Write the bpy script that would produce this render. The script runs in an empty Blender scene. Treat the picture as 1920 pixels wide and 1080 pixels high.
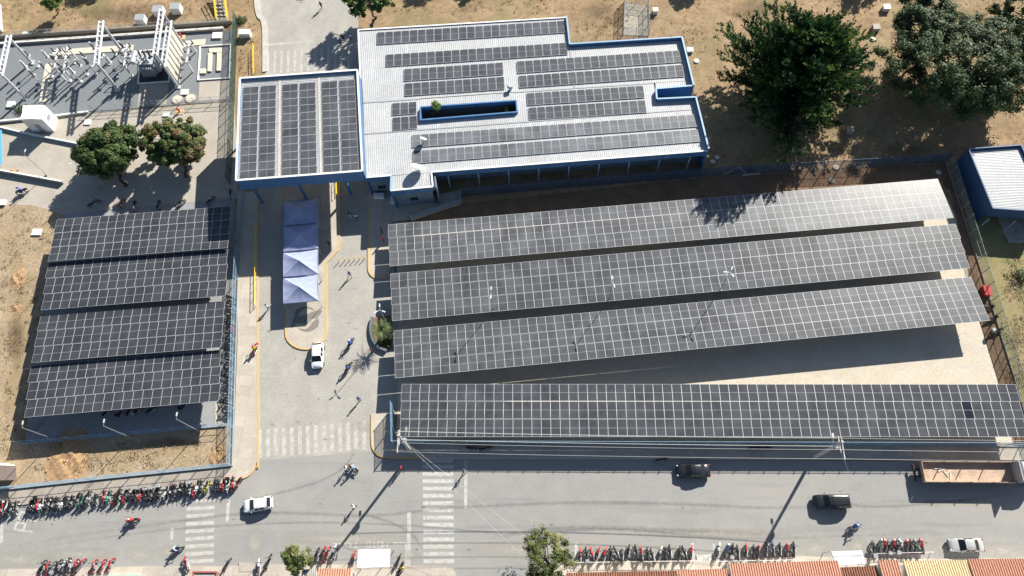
import bpy, bmesh, math, random
import numpy as np
from mathutils import Vector, Matrix
random.seed(11); RNG = np.random.default_rng(5)
scene = bpy.context.scene
R = math.radians
# ---------------------------------------------------------------- camera (drone 103 m up, pitched 23.5 deg off the vertical)
F_PX, CAM_H, NADIR = 1400.0, 103.0, (1010.0, 1148.0)
_d = Vector((NADIR[0]-960, -(NADIR[1]-540), -F_PX)).normalized()
_z = -_d; _x = (Vector((1, 0, 0)) - _z*_z.x).normalized(); _y = _z.cross(_x)
CAM_ROT = Matrix((_x, _y, _z))
cam_data = bpy.data.cameras.new('camera'); cam = bpy.data.objects.new('camera', cam_data)
scene.collection.objects.link(cam)
cam.matrix_world = Matrix.Translation((0, 0, CAM_H)) @ CAM_ROT.to_4x4()
cam_data.sensor_width = 36.0; cam_data.lens = 36.0*F_PX/1920.0
cam_data.clip_start = 1.0; cam_data.clip_end = 3000.0
scene.camera = cam
# ---------------------------------------------------------------- sky, sun, exposure
SUN_AZ, SUN_EL = R(54.5), R(32.0)
world = bpy.data.worlds.new('World'); scene.world = world; world.use_nodes = True
wn = world.node_tree.nodes; wl = world.node_tree.links
bg = wn['Background']; sky = wn.new('ShaderNodeTexSky'); sky.sky_type = 'NISHITA'; sky.sun_disc = False
sky.sun_elevation = SUN_EL; sky.sun_rotation = R(90)-SUN_AZ
sky.air_density = 1.0; sky.dust_density = 0.6; sky.ozone_density = 1.6
wl.new(sky.outputs[0], bg.inputs[0]); bg.inputs[1].default_value = 0.05
sun_data = bpy.data.lights.new('sun', 'SUN'); sun_data.energy = 4.8; sun_data.angle = R(0.5); sun_data.color = (1.0, 0.95, 0.86)
sun = bpy.data.objects.new('sun', sun_data); scene.collection.objects.link(sun)
SUN_DIR = Vector((math.cos(SUN_EL)*math.cos(SUN_AZ), math.cos(SUN_EL)*math.sin(SUN_AZ), math.sin(SUN_EL)))
sun.rotation_euler = SUN_DIR.to_track_quat('Z', 'Y').to_euler(); sun.location = (60, 90, 80)
scene.view_settings.view_transform = 'Standard'; scene.view_settings.look = 'None'
scene.view_settings.gamma = 1.0; scene.view_settings.exposure = 1.15
scene.view_settings.use_curve_mapping = False
# ---------------------------------------------------------------- helpers
C = scene.collection
def P(px, py, h=0.0):
    """where the ray through photo pixel (px, py) meets the height h"""
    r = CAM_ROT @ Vector((px-960, -(py-540), -F_PX)); t = (h-CAM_H)/r.z
    return Vector((r.x*t, r.y*t, h))
def PP(pts, h=0.0): return [P(x, y, h) for x, y in pts]
OFF = {}
def tag(o, label=None, cat=None, group=None, kind=None):
    if label: o['label'] = label
    if cat: o['category'] = cat
    if group: o['group'] = group
    if kind: o['kind'] = kind
    return o
def thing(name, label, cat, loc=(0, 0, 0), rz=0.0, group=None):
    o = bpy.data.objects.new(name, None); C.objects.link(o); o.empty_display_size = 0.3
    o.location = loc; o.rotation_euler = (0, 0, rz)
    OFF[o.name] = Vector(loc)
    return tag(o, label, cat, group)
def copy_tree(o, parent=None):
    c = o.copy(); C.objects.link(c)
    if parent is not None: c.parent = parent
    for ch in list(KIDS.get(o.name, ())): copy_tree(ch, c)
    return c
KIDS = {}
def link(name, me, parent=None):
    o = bpy.data.objects.new(name, me); C.objects.link(o)
    if parent is not None:
        o.parent = parent; KIDS.setdefault(parent.name, []).append(o); OFF[o.name] = OFF.get(parent.name, Vector((0, 0, 0)))
    return o
class MB:
    def __init__(s): s.v = []; s.f = []; s.m = []
    def add(s, vs, fs, mi=0):
        b = len(s.v); s.v += [tuple(v) for v in vs]; s.f += [tuple(b+i for i in f) for f in fs]; s.m += [mi]*len(fs); return s
    def box(s, c, size, rz=0.0, mi=0, M=None, bottom=True):
        hx, hy, hz = size[0]/2, size[1]/2, size[2]/2
        vs = [Vector((x, y, z)) for z in (-hz, hz) for y in (-hy, hy) for x in (-hx, hx)]
        M3 = M if M is not None else Matrix.Rotation(rz, 3, 'Z')
        vs = [M3 @ v + Vector(c) for v in vs]
        fs = [(4, 5, 7, 6), (0, 1, 5, 4), (1, 3, 7, 5), (3, 2, 6, 7), (2, 0, 4, 6)]
        if bottom: fs.append((0, 2, 3, 1))
        return s.add(vs, fs, mi)
    def bar(s, a, b, w, h, mi=0):
        """box-section bar from a to b; w across, h upright"""
        a = Vector(a); b = Vector(b); d = b-a; L = d.length
        if L < 1e-6: return s
        x = d/L; up = Vector((0, 0, 1)) if abs(x.z) < .99 else Vector((0, 1, 0))
        y = up.cross(x).normalized(); z = x.cross(y)
        return s.box((a+b)/2, (L, w, h), M=Matrix((x, y, z)).transposed(), mi=mi)
    def cyl(s, a, b, r0, r1=None, n=10, mi=0, caps=True):
        r1 = r0 if r1 is None else r1
        a = Vector(a); b = Vector(b); x = (b-a).normalized()
        up = Vector((0, 0, 1)) if abs(x.z) < .9 else Vector((1, 0, 0))
        y = up.cross(x).normalized(); z = x.cross(y); vs = []
        for p, r in ((a, r0), (b, r1)):
            for i in range(n):
                t = 2*math.pi*i/n; vs.append(p+y*(math.cos(t)*r)+z*(math.sin(t)*r))
        fs = [(i, (i+1) % n, n+(i+1) % n, n+i) for i in range(n)]
        if caps: fs += [tuple(range(n-1, -1, -1)), tuple(range(n, 2*n))]
        return s.add(vs, fs, mi)
    def tube(s, pts, r, n=6, mi=0):
        for a, b in zip(pts[:-1], pts[1:]): s.cyl(a, b, r if not callable(r) else r(a), None, n, mi)
        return s
    def prism(s, pts, z0, z1, mi=0, mside=None, bottom=True):
        n = len(pts); pts = [Vector((p[0], p[1], 0)) for p in pts]
        ar = sum(pts[i].x*pts[(i+1) % n].y-pts[(i+1) % n].x*pts[i].y for i in range(n))
        if ar < 0: pts = pts[::-1]
        vs = [(p.x, p.y, z0) for p in pts]+[(p.x, p.y, z1) for p in pts]
        s.add(vs, [tuple(range(n, 2*n))], mi)
        b = len(s.v)-2*n
        side = [(b+i, b+(i+1) % n, b+n+(i+1) % n, b+n+i) for i in range(n)]
        s.f += side; s.m += [mi if mside is None else mside]*n
        if bottom: s.f.append(tuple(b+i for i in range(n-1, -1, -1))); s.m.append(mi)
        return s
    def ellip(s, c, r, nu=12, nv=7, mi=0, M=None, zmin=-1.0):
        c = Vector(c); vs = []; fs = []
        for j in range(nv+1):
            ph = -math.pi/2+math.pi*j/nv
            for i in range(nu):
                t = 2*math.pi*i/nu
                v = Vector((math.cos(ph)*math.cos(t)*r[0], math.cos(ph)*math.sin(t)*r[1], max(zmin, math.sin(ph))*r[2]))
                vs.append((M @ v if M is not None else v)+c)
        for j in range(nv):
            for i in range(nu):
                fs.append((j*nu+i, j*nu+(i+1) % nu, (j+1)*nu+(i+1) % nu, (j+1)*nu+i))
        return s.add(vs, fs, mi)
    def torus(s, c, R0, r, axis='y', n=18, m=6, mi=0):
        c = Vector(c); vs = []; fs = []
        for i in range(n):
            t = 2*math.pi*i/n
            for j in range(m):
                p = 2*math.pi*j/m; rr = R0+math.cos(p)*r; a = math.cos(t)*rr; b = math.sin(t)*rr; w = math.sin(p)*r
                v = Vector((a, w, b)) if axis == 'y' else (Vector((a, b, w)) if axis == 'z' else Vector((w, a, b)))
                vs.append(c+v)
        for i in range(n):
            for j in range(m):
                fs.append((i*m+j, ((i+1) % n)*m+j, ((i+1) % n)*m+(j+1) % m, i*m+(j+1) % m))
        return s.add(vs, fs, mi)
    def mesh(s, name, mats, off=None, smooth=False):
        me = bpy.data.meshes.new(name)
        vs = s.v if off is None else [(v[0]-off[0], v[1]-off[1], v[2]-off[2]) for v in s.v]
        me.from_pydata(vs, [], s.f)
        for m in (mats if isinstance(mats, (list, tuple)) else [mats]): me.materials.append(m)
        me.polygons.foreach_set('material_index', s.m)
        if smooth: me.polygons.foreach_set('use_smooth', [True]*len(s.f))
        me.update(); return me
    def build(s, name, mats, parent=None, world=True, smooth=False):
        """link as ONE object; vertices are world coordinates when world=True"""
        off = OFF.get(parent.name) if (parent is not None and world) else None
        return link(name, s.mesh(name, mats, off, smooth), parent)
# ---------------------------------------------------------------- materials
MATS = {}
def rgb(h):
    c = [int(h[i:i+2], 16)/255 for i in (0, 2, 4)]
    return tuple((x/12.92 if x <= .04045 else ((x+.055)/1.055)**2.4) for x in c)
def mat(name, col, rough=.8, metal=0.0, var=.0, scale=1.0, col2=None, bump=0.0, bscale=None, spec=.5, detail=4, objrand=0.0, coat=0.0):
    """principled with two octaves of noise mixing col and col2 (patches) plus fine grain"""
    if name in MATS: return MATS[name]
    m = bpy.data.materials.new(name); m.use_nodes = True; nt = m.node_tree; N = nt.nodes; L = nt.links
    b = N['Principled BSDF']; b.inputs['Roughness'].default_value = rough; b.inputs['Metallic'].default_value = metal
    b.inputs['Specular IOR Level'].default_value = spec
    if coat: b.inputs['Coat Weight'].default_value = coat; b.inputs['Coat Roughness'].default_value = .05
    b.inputs['Base Color'].default_value = (*col, 1)
    out = None
    if var or col2 or bump:
        tc = N.new('ShaderNodeTexCoord'); n1 = N.new('ShaderNodeTexNoise'); n1.inputs['Scale'].default_value = scale
        n1.inputs['Detail'].default_value = detail; n1.inputs['Roughness'].default_value = .62
        L.new(tc.outputs['Object'], n1.inputs['Vector'])
        mx = N.new('ShaderNodeMix'); mx.data_type = 'RGBA'
        c2 = col2 if col2 else tuple(c*(1-var) for c in col)
        mx.inputs[6].default_value = (*col, 1); mx.inputs[7].default_value = (*c2, 1)
        mr = N.new('ShaderNodeMapRange'); mr.inputs[1].default_value = .36; mr.inputs[2].default_value = .64
        L.new(n1.outputs[0], mr.inputs[0]); L.new(mr.outputs[0], mx.inputs[0])
        n2 = N.new('ShaderNodeTexNoise'); n2.inputs['Scale'].default_value = scale*9.7; n2.inputs['Detail'].default_value = 5
        L.new(tc.outputs['Object'], n2.inputs['Vector'])
        hs = N.new('ShaderNodeHueSaturation'); mr2 = N.new('ShaderNodeMapRange')
        mr2.inputs[1].default_value = .3; mr2.inputs[2].default_value = .7; v = max(var, .12)
        mr2.inputs[3].default_value = 1-v*.8; mr2.inputs[4].default_value = 1+v*.8
        L.new(n2.outputs[0], mr2.inputs[0]); L.new(mr2.outputs[0], hs.inputs['Value']); L.new(mx.outputs[2], hs.inputs['Color'])
        out = hs.outputs[0]
        if bump:
            bp = N.new('ShaderNodeBump'); bp.inputs['Strength'].default_value = bump; bp.inputs['Distance'].default_value = .08
            if bscale:
                n3 = N.new('ShaderNodeTexNoise'); n3.inputs['Scale'].default_value = bscale; n3.inputs['Detail'].default_value = 6
                L.new(tc.outputs['Object'], n3.inputs['Vector']); L.new(n3.outputs[0], bp.inputs['Height'])
            else: L.new(n2.outputs[0], bp.inputs['Height'])
            L.new(bp.outputs[0], b.inputs['Normal'])
    if objrand:
        oi = N.new('ShaderNodeObjectInfo'); h2 = N.new('ShaderNodeHueSaturation'); mr3 = N.new('ShaderNodeMapRange')
        mr3.inputs[3].default_value = 1-objrand; mr3.inputs[4].default_value = 1+objrand
        L.new(oi.outputs['Random'], mr3.inputs[0]); L.new(mr3.outputs[0], h2.inputs['Value'])
        if out: L.new(out, h2.inputs['Color'])
        else: h2.inputs['Color'].default_value = (*col, 1)
        out = h2.outputs[0]
    if out: L.new(out, b.inputs['Base Color'])
    MATS[name] = m; return m
def mix_layers(m, layers):
    """extra colour patches: (colour, noise scale, low, high, stretch, amount) over the base colour"""
    nt = m.node_tree; N = nt.nodes; L = nt.links; b = N['Principled BSDF']
    tc = N.new('ShaderNodeTexCoord')
    for col, sc, lo, hi, st, amt in layers:
        src = b.inputs['Base Color'].links[0].from_socket if b.inputs['Base Color'].links else None
        mp = N.new('ShaderNodeMapping'); mp.inputs['Scale'].default_value = st
        mp.inputs['Location'].default_value = (RNG.uniform(0, 40), RNG.uniform(0, 40), 0)
        L.new(tc.outputs['Object'], mp.inputs[0])
        n = N.new('ShaderNodeTexNoise'); n.inputs['Scale'].default_value = sc; n.inputs['Detail'].default_value = 6; n.inputs['Roughness'].default_value = .6
        L.new(mp.outputs[0], n.inputs['Vector'])
        mr = N.new('ShaderNodeMapRange'); mr.inputs[1].default_value = lo; mr.inputs[2].default_value = hi; mr.inputs[4].default_value = amt
        L.new(n.outputs[0], mr.inputs[0])
        mx = N.new('ShaderNodeMix'); mx.data_type = 'RGBA'; mx.inputs[7].default_value = (*col, 1)
        if src: L.new(src, mx.inputs[6])
        else: mx.inputs[6].default_value = b.inputs['Base Color'].default_value
        L.new(mr.outputs[0], mx.inputs[0]); L.new(mx.outputs[2], b.inputs['Base Color'])
    return m
def cells(m, sx, sy, mortar, dark, rz=0.0, offset=.5, amt=1.0):
    """small paving units as a joint pattern (too small to pick apart)"""
    nt = m.node_tree; N = nt.nodes; L = nt.links; b = N['Principled BSDF']
    src = b.inputs['Base Color'].links[0].from_socket
    tc = N.new('ShaderNodeTexCoord'); mp = N.new('ShaderNodeMapping'); mp.inputs['Rotation'].default_value = (0, 0, rz)
    L.new(tc.outputs['Object'], mp.inputs[0])
    br = N.new('ShaderNodeTexBrick'); br.inputs['Scale'].default_value = 1.0; br.inputs['Brick Width'].default_value = sx; br.inputs['Row Height'].default_value = sy
    br.inputs['Mortar Size'].default_value = mortar; br.offset = offset
    br.inputs['Color1'].default_value = (1, 1, 1, 1); br.inputs['Color2'].default_value = (.8, .8, .8, 1); br.inputs['Mortar'].default_value = (dark, dark, dark, 1)
    L.new(mp.outputs[0], br.inputs['Vector'])
    mx = N.new('ShaderNodeMix'); mx.data_type = 'RGBA'; mx.blend_type = 'MULTIPLY'; mx.inputs[0].default_value = amt
    L.new(src, mx.inputs[6]); L.new(br.outputs[0], mx.inputs[7]); L.new(mx.outputs[2], b.inputs['Base Color'])
    return m
def catmull(pts, n=6, closed=False):
    out = []; k = len(pts)
    rng = range(k) if closed else range(k-1)
    for i in rng:
        g = lambda j: Vector(pts[j % k]) if closed else Vector(pts[max(0, min(k-1, j))])
        p0, p1, p2, p3 = g(i-1), g(i), g(i+1), g(i+2)
        for q in range(n):
            t = q/n
            out.append(.5*((2*p1)+(p2-p0)*t+(2*p0-5*p1+4*p2-p3)*t*t+(3*p1-p0-3*p2+p3)*t*t*t))
    if not closed: out.append(Vector(pts[-1]))
    return out
def arc(cx, cy, rx, ry, a0, a1, n=10):
    return [(cx+rx*math.cos(R(a0+(a1-a0)*i/n)), cy+ry*math.sin(R(a0+(a1-a0)*i/n))) for i in range(n+1)]
def sheet(name, pts, z, m, kind='structure', parent=None):
    b = MB(); n = len(pts); pts = [Vector((p[0], p[1], z)) for p in pts]
    ar = sum(pts[i].x*pts[(i+1) % n].y-pts[(i+1) % n].x*pts[i].y for i in range(n))
    if ar < 0: pts = pts[::-1]
    b.add(pts, [tuple(range(n))])
    o = b.build(name, m, parent)
    if kind and parent is None: tag(o, kind=kind)
    return o
def slab(name, pts, z0, z1, m, kind='structure', parent=None, mside=None):
    o = MB().prism(pts, z0, z1, 0, None if mside is None else 1).build(name, [m]+([mside] if mside else []), parent)
    if kind and parent is None: tag(o, kind=kind)
    return o
def ribbon(pts, w, z0, z1, closed=False):
    """a kerb-like strip of rectangular section that follows pts (centre line)"""
    pts = [Vector((p[0], p[1], 0)) for p in pts]; n = len(pts); L = []; Rr = []
    for i in range(n):
        a = pts[(i-1) % n] if (closed or i > 0) else pts[i]; c = pts[(i+1) % n] if (closed or i < n-1) else pts[i]
        d = (c-a); d = d.normalized() if d.length > 1e-6 else Vector((1, 0, 0)); nn = Vector((-d.y, d.x, 0))
        L.append(pts[i]+nn*w/2); Rr.append(pts[i]-nn*w/2)
    b = MB(); vs = []
    for l, r in zip(L, Rr): vs += [(l.x, l.y, z0), (l.x, l.y, z1), (r.x, r.y, z1), (r.x, r.y, z0)]
    fs = []
    for i in range(n if closed else n-1):
        j = (i+1) % n
        for k in range(3): fs.append((i*4+k, i*4+k+1, j*4+k+1, j*4+k))
    if not closed: fs += [(0, 1, 2, 3), tuple((n-1)*4+k for k in (3, 2, 1, 0))]
    return b.add(vs, fs)
def lerp(a, b, t): return a+(b-a)*t
ORD = 'first second third fourth fifth sixth seventh eighth ninth tenth eleventh twelfth thirteenth fourteenth fifteenth sixteenth seventeenth eighteenth nineteenth twentieth'.split()
def ordinal(i):
    if i <= 20: return ORD[i-1]
    tens = {2: ('twenty', 'twentieth'), 3: ('thirty', 'thirtieth'), 4: ('forty', 'fortieth'), 5: ('fifty', 'fiftieth')}[i//10]
    return tens[1] if i % 10 == 0 else tens[0]+'-'+ORD[i % 10-1]
# ================================================================ THE SETTING
M_dirt = mat('dry_dirt', (.30, .205, .112), .95, var=.32, scale=.12, col2=(.22, .148, .08), bump=.8, bscale=3.0, detail=10)
mix_layers(M_dirt, [((.185, .155, .07), .09, .48, .62, (1, 1, 1), .8), ((.385, .28, .175), .25, .52, .72, (1, 1, 1), .6), ((.16, .12, .07), 1.3, .58, .75, (1, 1, 1), .5)])
M_plot = mat('pale_plot_soil', (.345, .265, .175), .95, var=.3, scale=.25, col2=(.275, .205, .13), bump=.6, bscale=4.0, detail=8)
mix_layers(M_plot, [((.25, .19, .10), .35, .52, .7, (1, 1, 1), .7), ((.47, .36, .24), .8, .58, .75, (1, 1, 1), .5), ((.17, .15, .08), 2.2, .6, .75, (1, 1, 1), .5)])
M_grass = mat('dry_grass_ground', (.25, .20, .095), .95, var=.3, scale=.4, col2=(.17, .17, .065), bump=.8, bscale=6.0, detail=8)
mix_layers(M_grass, [((.36, .27, .15), .3, .55, .7, (1, 1, 1), .8)])
M_darksoil = mat('brown_soil', (.20, .125, .075), .95, var=.3, scale=.5, col2=(.14, .09, .055), bump=.6, bscale=4.0)
M_asph = mat('weathered_asphalt', (.268, .264, .25), .9, var=.1, scale=.5, col2=(.243, .24, .23), bump=.15, bscale=30, detail=8)
mix_layers(M_asph, [((.305, .292, .268), .12, .48, .72, (.35, 1.6, 1), .8), ((.165, .167, .168), .33, .58, .72, (.10, 1.8, 1), .6), ((.12, .12, .12), 1.3, .68, .74, (.6, 1, 1), .6), ((.30, .29, .27), 2.2, .62, .75, (.5, 1, 1), .4)])
M_dust = mat('dusty_patch', (.36, .335, .29), .95, var=.12, scale=.8, col2=(.31, .29, .255), bump=.2)
M_paver = mat('grey_pavers', (.365, .348, .312), .9, var=.1, scale=.35, col2=(.325, .31, .28), bump=.2, bscale=9, detail=6)
cells(M_paver, .42, .21, .03, .72, R(3), amt=.55)
mix_layers(M_paver, [((.40, .385, .345), .25, .5, .7, (1, .5, 1), .7), ((.27, .255, .23), .5, .63, .75, (2, .3, 1), .5)])
M_walk = mat('sidewalk_concrete', (.46, .41, .345), .9, var=.08, scale=.5, col2=(.42, .375, .315), bump=.12, detail=6)
cells(M_walk, 2.0, 1.5, .02, .72, R(2), offset=0, amt=.8)
mix_layers(M_walk, [((.34, .30, .245), .7, .58, .75, (1, 1, 1), .5)])
M_lot = mat('cream_lot_concrete', (.49, .445, .37), .9, var=.08, scale=.3, col2=(.455, .40, .315), bump=.1, detail=6)
mix_layers(M_lot, [((.38, .33, .255), .18, .54, .7, (1, 1, 1), .6), ((.56, .51, .42), .6, .6, .75, (1, 1, 1), .5)])
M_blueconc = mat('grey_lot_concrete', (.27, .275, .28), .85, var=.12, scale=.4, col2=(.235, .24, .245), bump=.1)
M_conc = mat('plain_concrete', (.385, .35, .30), .9, var=.14, scale=.4, col2=(.33, .30, .255), bump=.12, detail=6)
mix_layers(M_conc, [((.29, .27, .235), .3, .56, .72, (1, 1, 1), .6)])
M_gravel = mat('blue_grey_gravel', (.20, .217, .23), .95, var=.35, scale=4.0, col2=(.155, .168, .18), bump=1.0, bscale=14, detail=8)
M_white = mat('road_paint_white', (.47, .46, .435), .85, var=.12, scale=1.5, col2=(.39, .385, .365), detail=8)
mix_layers(M_white, [((.29, .288, .275), 2.0, .5, .62, (1, 1, 1), .9)])
M_faint = mat('road_paint_worn', (.46, .445, .41), .85, var=.12, scale=1.5, col2=(.40, .385, .355), detail=8)
mix_layers(M_faint, [((.33, .318, .29), 1.2, .44, .58, (1, 1, 1), .85)])
M_yel = mat('kerb_yellow', (.55, .36, .10), .8, var=.2, scale=1.2, col2=(.46, .33, .17), detail=6)
M_kerb = mat('kerb_concrete', (.48, .45, .40), .9, var=.15, scale=1.0, col2=(.40, .37, .33))
M_blue = mat('blue_paint', (.055, .165, .34), .55, var=.1, scale=.6, col2=(.045, .14, .30))
mix_layers(M_blue, [((.12, .24, .40), .5, .52, .7, (3, 3, .25), .55), ((.04, .10, .20), .9, .6, .74, (4, 4, .2), .45)])
M_steelblue = mat('blue_fence_paint', (.26, .40, .52), .5, var=.15, scale=2.0, col2=(.20, .33, .45))
M_green = mat('green_fence_paint', (.035, .085, .07), .6)
M_white_wall = mat('white_render', (.74, .73, .70), .85, var=.06, scale=.8, col2=(.66, .65, .62))
M_metal = mat('galvanised_steel', (.50, .51, .52), .45, metal=.6, var=.1, scale=3, col2=(.42, .43, .44))
M_grey = mat('grey_steel_paint', (.32, .33, .345), .5, var=.1, scale=3)
M_dark = mat('dark_rubber', (.018, .018, .019), .75)
M_black = mat('black_plastic', (.014, .014, .015), .45)
M_yrail = mat('yellow_rail_paint', (.72, .52, .03), .5)
M_red = mat('red_paint', (.52, .03, .025), .45)

def ground():
    b = MB(); n = 26; x0, x1, y0, y1 = -700, 700, -500, 900
    b.add([(x0, y0, -.02), (x1, y0, -.02), (x1, y1, -.02), (x0, y1, -.02)], [(0, 1, 2, 3)])
    tag(b.build('ground', M_dirt), kind='structure')
ground()
sheet('soil_plot', PP([(-250, 372), (60, 385), (122, 400), (98, 500), (60, 700), (40, 835), (260, 815), (432, 800), (433, 874), (0, 921), (-300, 955)]), -.012, M_plot)
sheet('soil_strip', PP([(760, 415), (862, 382), (1316, 333), (1774, 306), (1792, 345), (1790, 360), (1760, 345), (1100, 398)]), -.010, M_darksoil)
sheet('soil_strip', PP([(1774, 306), (1812, 400), (1835, 520), (1882, 640), (1935, 838), (1895, 838), (1872, 720), (1835, 600), (1790, 400)]), -.008, M_darksoil)
sheet('grass_verge', PP([(1812, 290), (2100, 300), (2150, 800), (1945, 850), (1895, 690), (1840, 500)]), -.014, M_grass)
sheet('street', PP([(-500, 1012), (0, 949), (455, 900), (468, 893), (485, 864), (697, 846), (704, 853), (720, 861), (1100, 862), (1920, 866), (2500, 866), (2500, 1300), (-500, 1300)]), .0, M_asph)
sheet('driveway', PP([(470, -260), (480, 0), (497, 60), (497, 140), (484, 300), (484, 864), (697, 846), (697, 780), (745, 778), (748, 640), (740, 415), (692, 400), (690, 340), (672, 135), (672, -260)]), .004, M_paver)
sheet('parking_floor', PP([(735, 418), (1100, 396), (1762, 345), (1790, 400), (1835, 600), (1872, 720), (1900, 836), (738, 836), (745, 778), (748, 640)]), .004, M_lot)
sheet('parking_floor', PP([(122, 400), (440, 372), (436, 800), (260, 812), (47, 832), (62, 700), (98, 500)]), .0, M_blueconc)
sheet('paved_yard', PP([(-200, 236), (0, 236), (165, 214), (440, 190), (446, 372), (122, 402), (60, 385), (-250, 372)]), -.004, M_conc)
sheet('gravel_yard', PP([(-300, 100), (0, 86), (438, 56), (434, 190), (420, 190), (300, 200), (165, 213), (0, 232), (-300, 250)]), .002, M_gravel)
# light concrete strip under the carports' end and at the entrance of the left lot
sheet('concrete_strip', PP([(404, 756), (420, 754), (424, 800), (404, 800)]), .006, M_lot)
# sidewalks, islands and kerbs (real steps)
def kerbed(name, pts, z, m, ksel=None, kmat=None, kw=.22):
    o = slab(name, pts, -.05, z, m)
    return o
lw = PP([(446, 360), (484, 360), (483, 600), (484, 860), (478, 878), (462, 895), (440, 902), (230, 923), (0, 949), (-300, 985), (-300, 957), (0, 922), (437, 876), (446, 640)])
kerbed('sidewalk', lw, .13, M_walk)
def kerb(pts, m=M_yel, w=.2, z=.15, name='kerb'):
    return tag(ribbon(pts, w, -.05, z).build(name, m), kind='structure')
kerb(catmull(PP([(484, 364), (483.5, 600), (484.5, 852), (480, 874), (466, 892), (442, 901)]), 6))
kerb(PP([(441, 902.5), (230, 924.5), (0, 950), (-300, 986)]), M_kerb)
isl = [(536, 345), (536, 622)]+arc(574, 625, 38, 30, 180, 20, 12)[1:]+[(612, 622), (612, 494), (621, 484), (634, 470), (637, 455), (637, 345)]
slab('traffic_island', PP(isl), -.05, .13, M_walk)
kerb(PP(isl), w=.24)
isl2 = [(691, 392), (691, 500)]+arc(707, 503, 16, 18, 180, 90, 8)[1:]+[(726, 521), (732, 516), (732, 392)]
slab('traffic_island', PP(isl2), -.05, .13, M_walk)
kerb(PP(isl2[:-2]), w=.24)
slab('entrance_pavement', PP([(691, 345), (735, 352), (735, 372), (800, 368), (862, 358), (862, 378), (768, 412), (733, 416), (691, 390)]), -.05, .10, M_walk)
sr = PP([(697, 776), (733, 776), (738, 830), (1240, 836), (1945, 838), (2500, 838), (2500, 860), (1920, 861), (1240, 859), (735, 858), (712, 855), (702, 846), (697, 830)])
slab('sidewalk', sr, -.05, .13, M_walk)
kerb(catmull(PP([(697, 776), (697, 828), (702, 846), (714, 856), (740, 859), (800, 859.5)]), 6))
kerb(PP([(800, 859.5), (1240, 860), (1920, 862), (2500, 861)]), M_kerb)
# north road: kerb and side strip
kerb(catmull(PP([(478, -200), (481, 0), (494, 40), (497, 70), (497, 135)]), 6), M_kerb, .9, .14, 'kerb')
# south sidewalks
for q in ([(-300, 1120), (0, 1068), (270, 1062), (420, 1062), (560, 1056), (600, 1058), (730, 1060), (848, 1064), (856, 1080), (862, 1140), (862, 1250), (-300, 1250)],
          [(990, 1072), (1040, 1060), (1075, 1052), (1400, 1049), (1500, 1043), (1700, 1048), (1920, 1046), (2400, 1044), (2400, 1250), (985, 1250), (984, 1140)]):
    slab('sidewalk', PP(q), -.05, .12, M_walk)
# dusty patches and dark streaks: stains with soft, broken edges
def stain_mat(name, col, amt, nscale):
    m = bpy.data.materials.new(name); m.use_nodes = True; nt = m.node_tree; N = nt.nodes; L = nt.links; b = N['Principled BSDF']
    b.inputs['Base Color'].default_value = (*col, 1); b.inputs['Roughness'].default_value = .95
    at = N.new('ShaderNodeAttribute'); at.attribute_name = 'fade'; tc = N.new('ShaderNodeTexCoord'); nz = N.new('ShaderNodeTexNoise'); nz.inputs['Scale'].default_value = nscale; nz.inputs['Detail'].default_value = 7
    L.new(tc.outputs['Object'], nz.inputs['Vector']); ad = N.new('ShaderNodeMath'); ad.operation = 'ADD'; L.new(at.outputs['Fac'], ad.inputs[0]); L.new(nz.outputs[0], ad.inputs[1])
    mr = N.new('ShaderNodeMapRange'); mr.inputs[1].default_value = .58; mr.inputs[2].default_value = 1.55; mr.inputs[4].default_value = amt; L.new(ad.outputs[0], mr.inputs[0])
    L.new(mr.outputs[0], b.inputs['Alpha']); return m
M_dustpatch = stain_mat('dust_stain', (.40, .38, .335), .8, 1.7); M_streak = stain_mat('dark_streak', (.11, .11, .11), .30, 1.6); M_path = stain_mat('worn_path', (.43, .32, .19), .75, .5); M_dark_stain = stain_mat('damp_stain', (.12, .085, .05), .6, .6); M_oil = stain_mat('oil_stain', (.10, .10, .10), .5, 2.5)
def stain(name, vs, fs, fade, z, m):
    me = bpy.data.meshes.new(name); me.from_pydata([(v[0], v[1], z) for v in vs], [], fs); at = me.attributes.new('fade', 'FLOAT', 'POINT'); at.data.foreach_set('value', fade); me.materials.append(m)
    return tag(link(name, me), kind='structure')
for i, (cx, cy, rx, ry) in enumerate([(478, 1018, 26, 38), (262, 1040, 34, 22), (316, 1036, 24, 18), (640, 1010, 160, 14), (1000, 1030, 160, 22), (1350, 1000, 200, 12), (1530, 1028, 36, 22), (1607, 1024, 26, 22), (1770, 1026, 30, 20), (30, 1050, 90, 20), (1880, 1032, 60, 20), (150, 1040, 90, 18), (770, 1040, 18, 13), (1440, 1034, 90, 12), (560, 1024, 36, 16), (1200, 1030, 120, 10), (680, 800, 30, 12), (1700, 1020, 60, 14)]):
    c = P(cx, cy); k = 20; vs = [c]; fd = [1.0]; fs = []
    for r in (.5, 1.0):
        for j in range(k): t = 2*math.pi*j/k; vs.append(P(cx+rx*r*math.cos(t), cy+ry*r*math.sin(t))); fd.append(.55 if r < 1 else 0.0)
    fs = [(0, 1+(j+1) % k, 1+j) for j in range(k)]+[(1+j, 1+(j+1) % k, 1+k+(j+1) % k, 1+k+j) for j in range(k)]
    stain('dust_patch', vs, fs, fd, .004+.0003*i, M_dustpatch)
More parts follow.
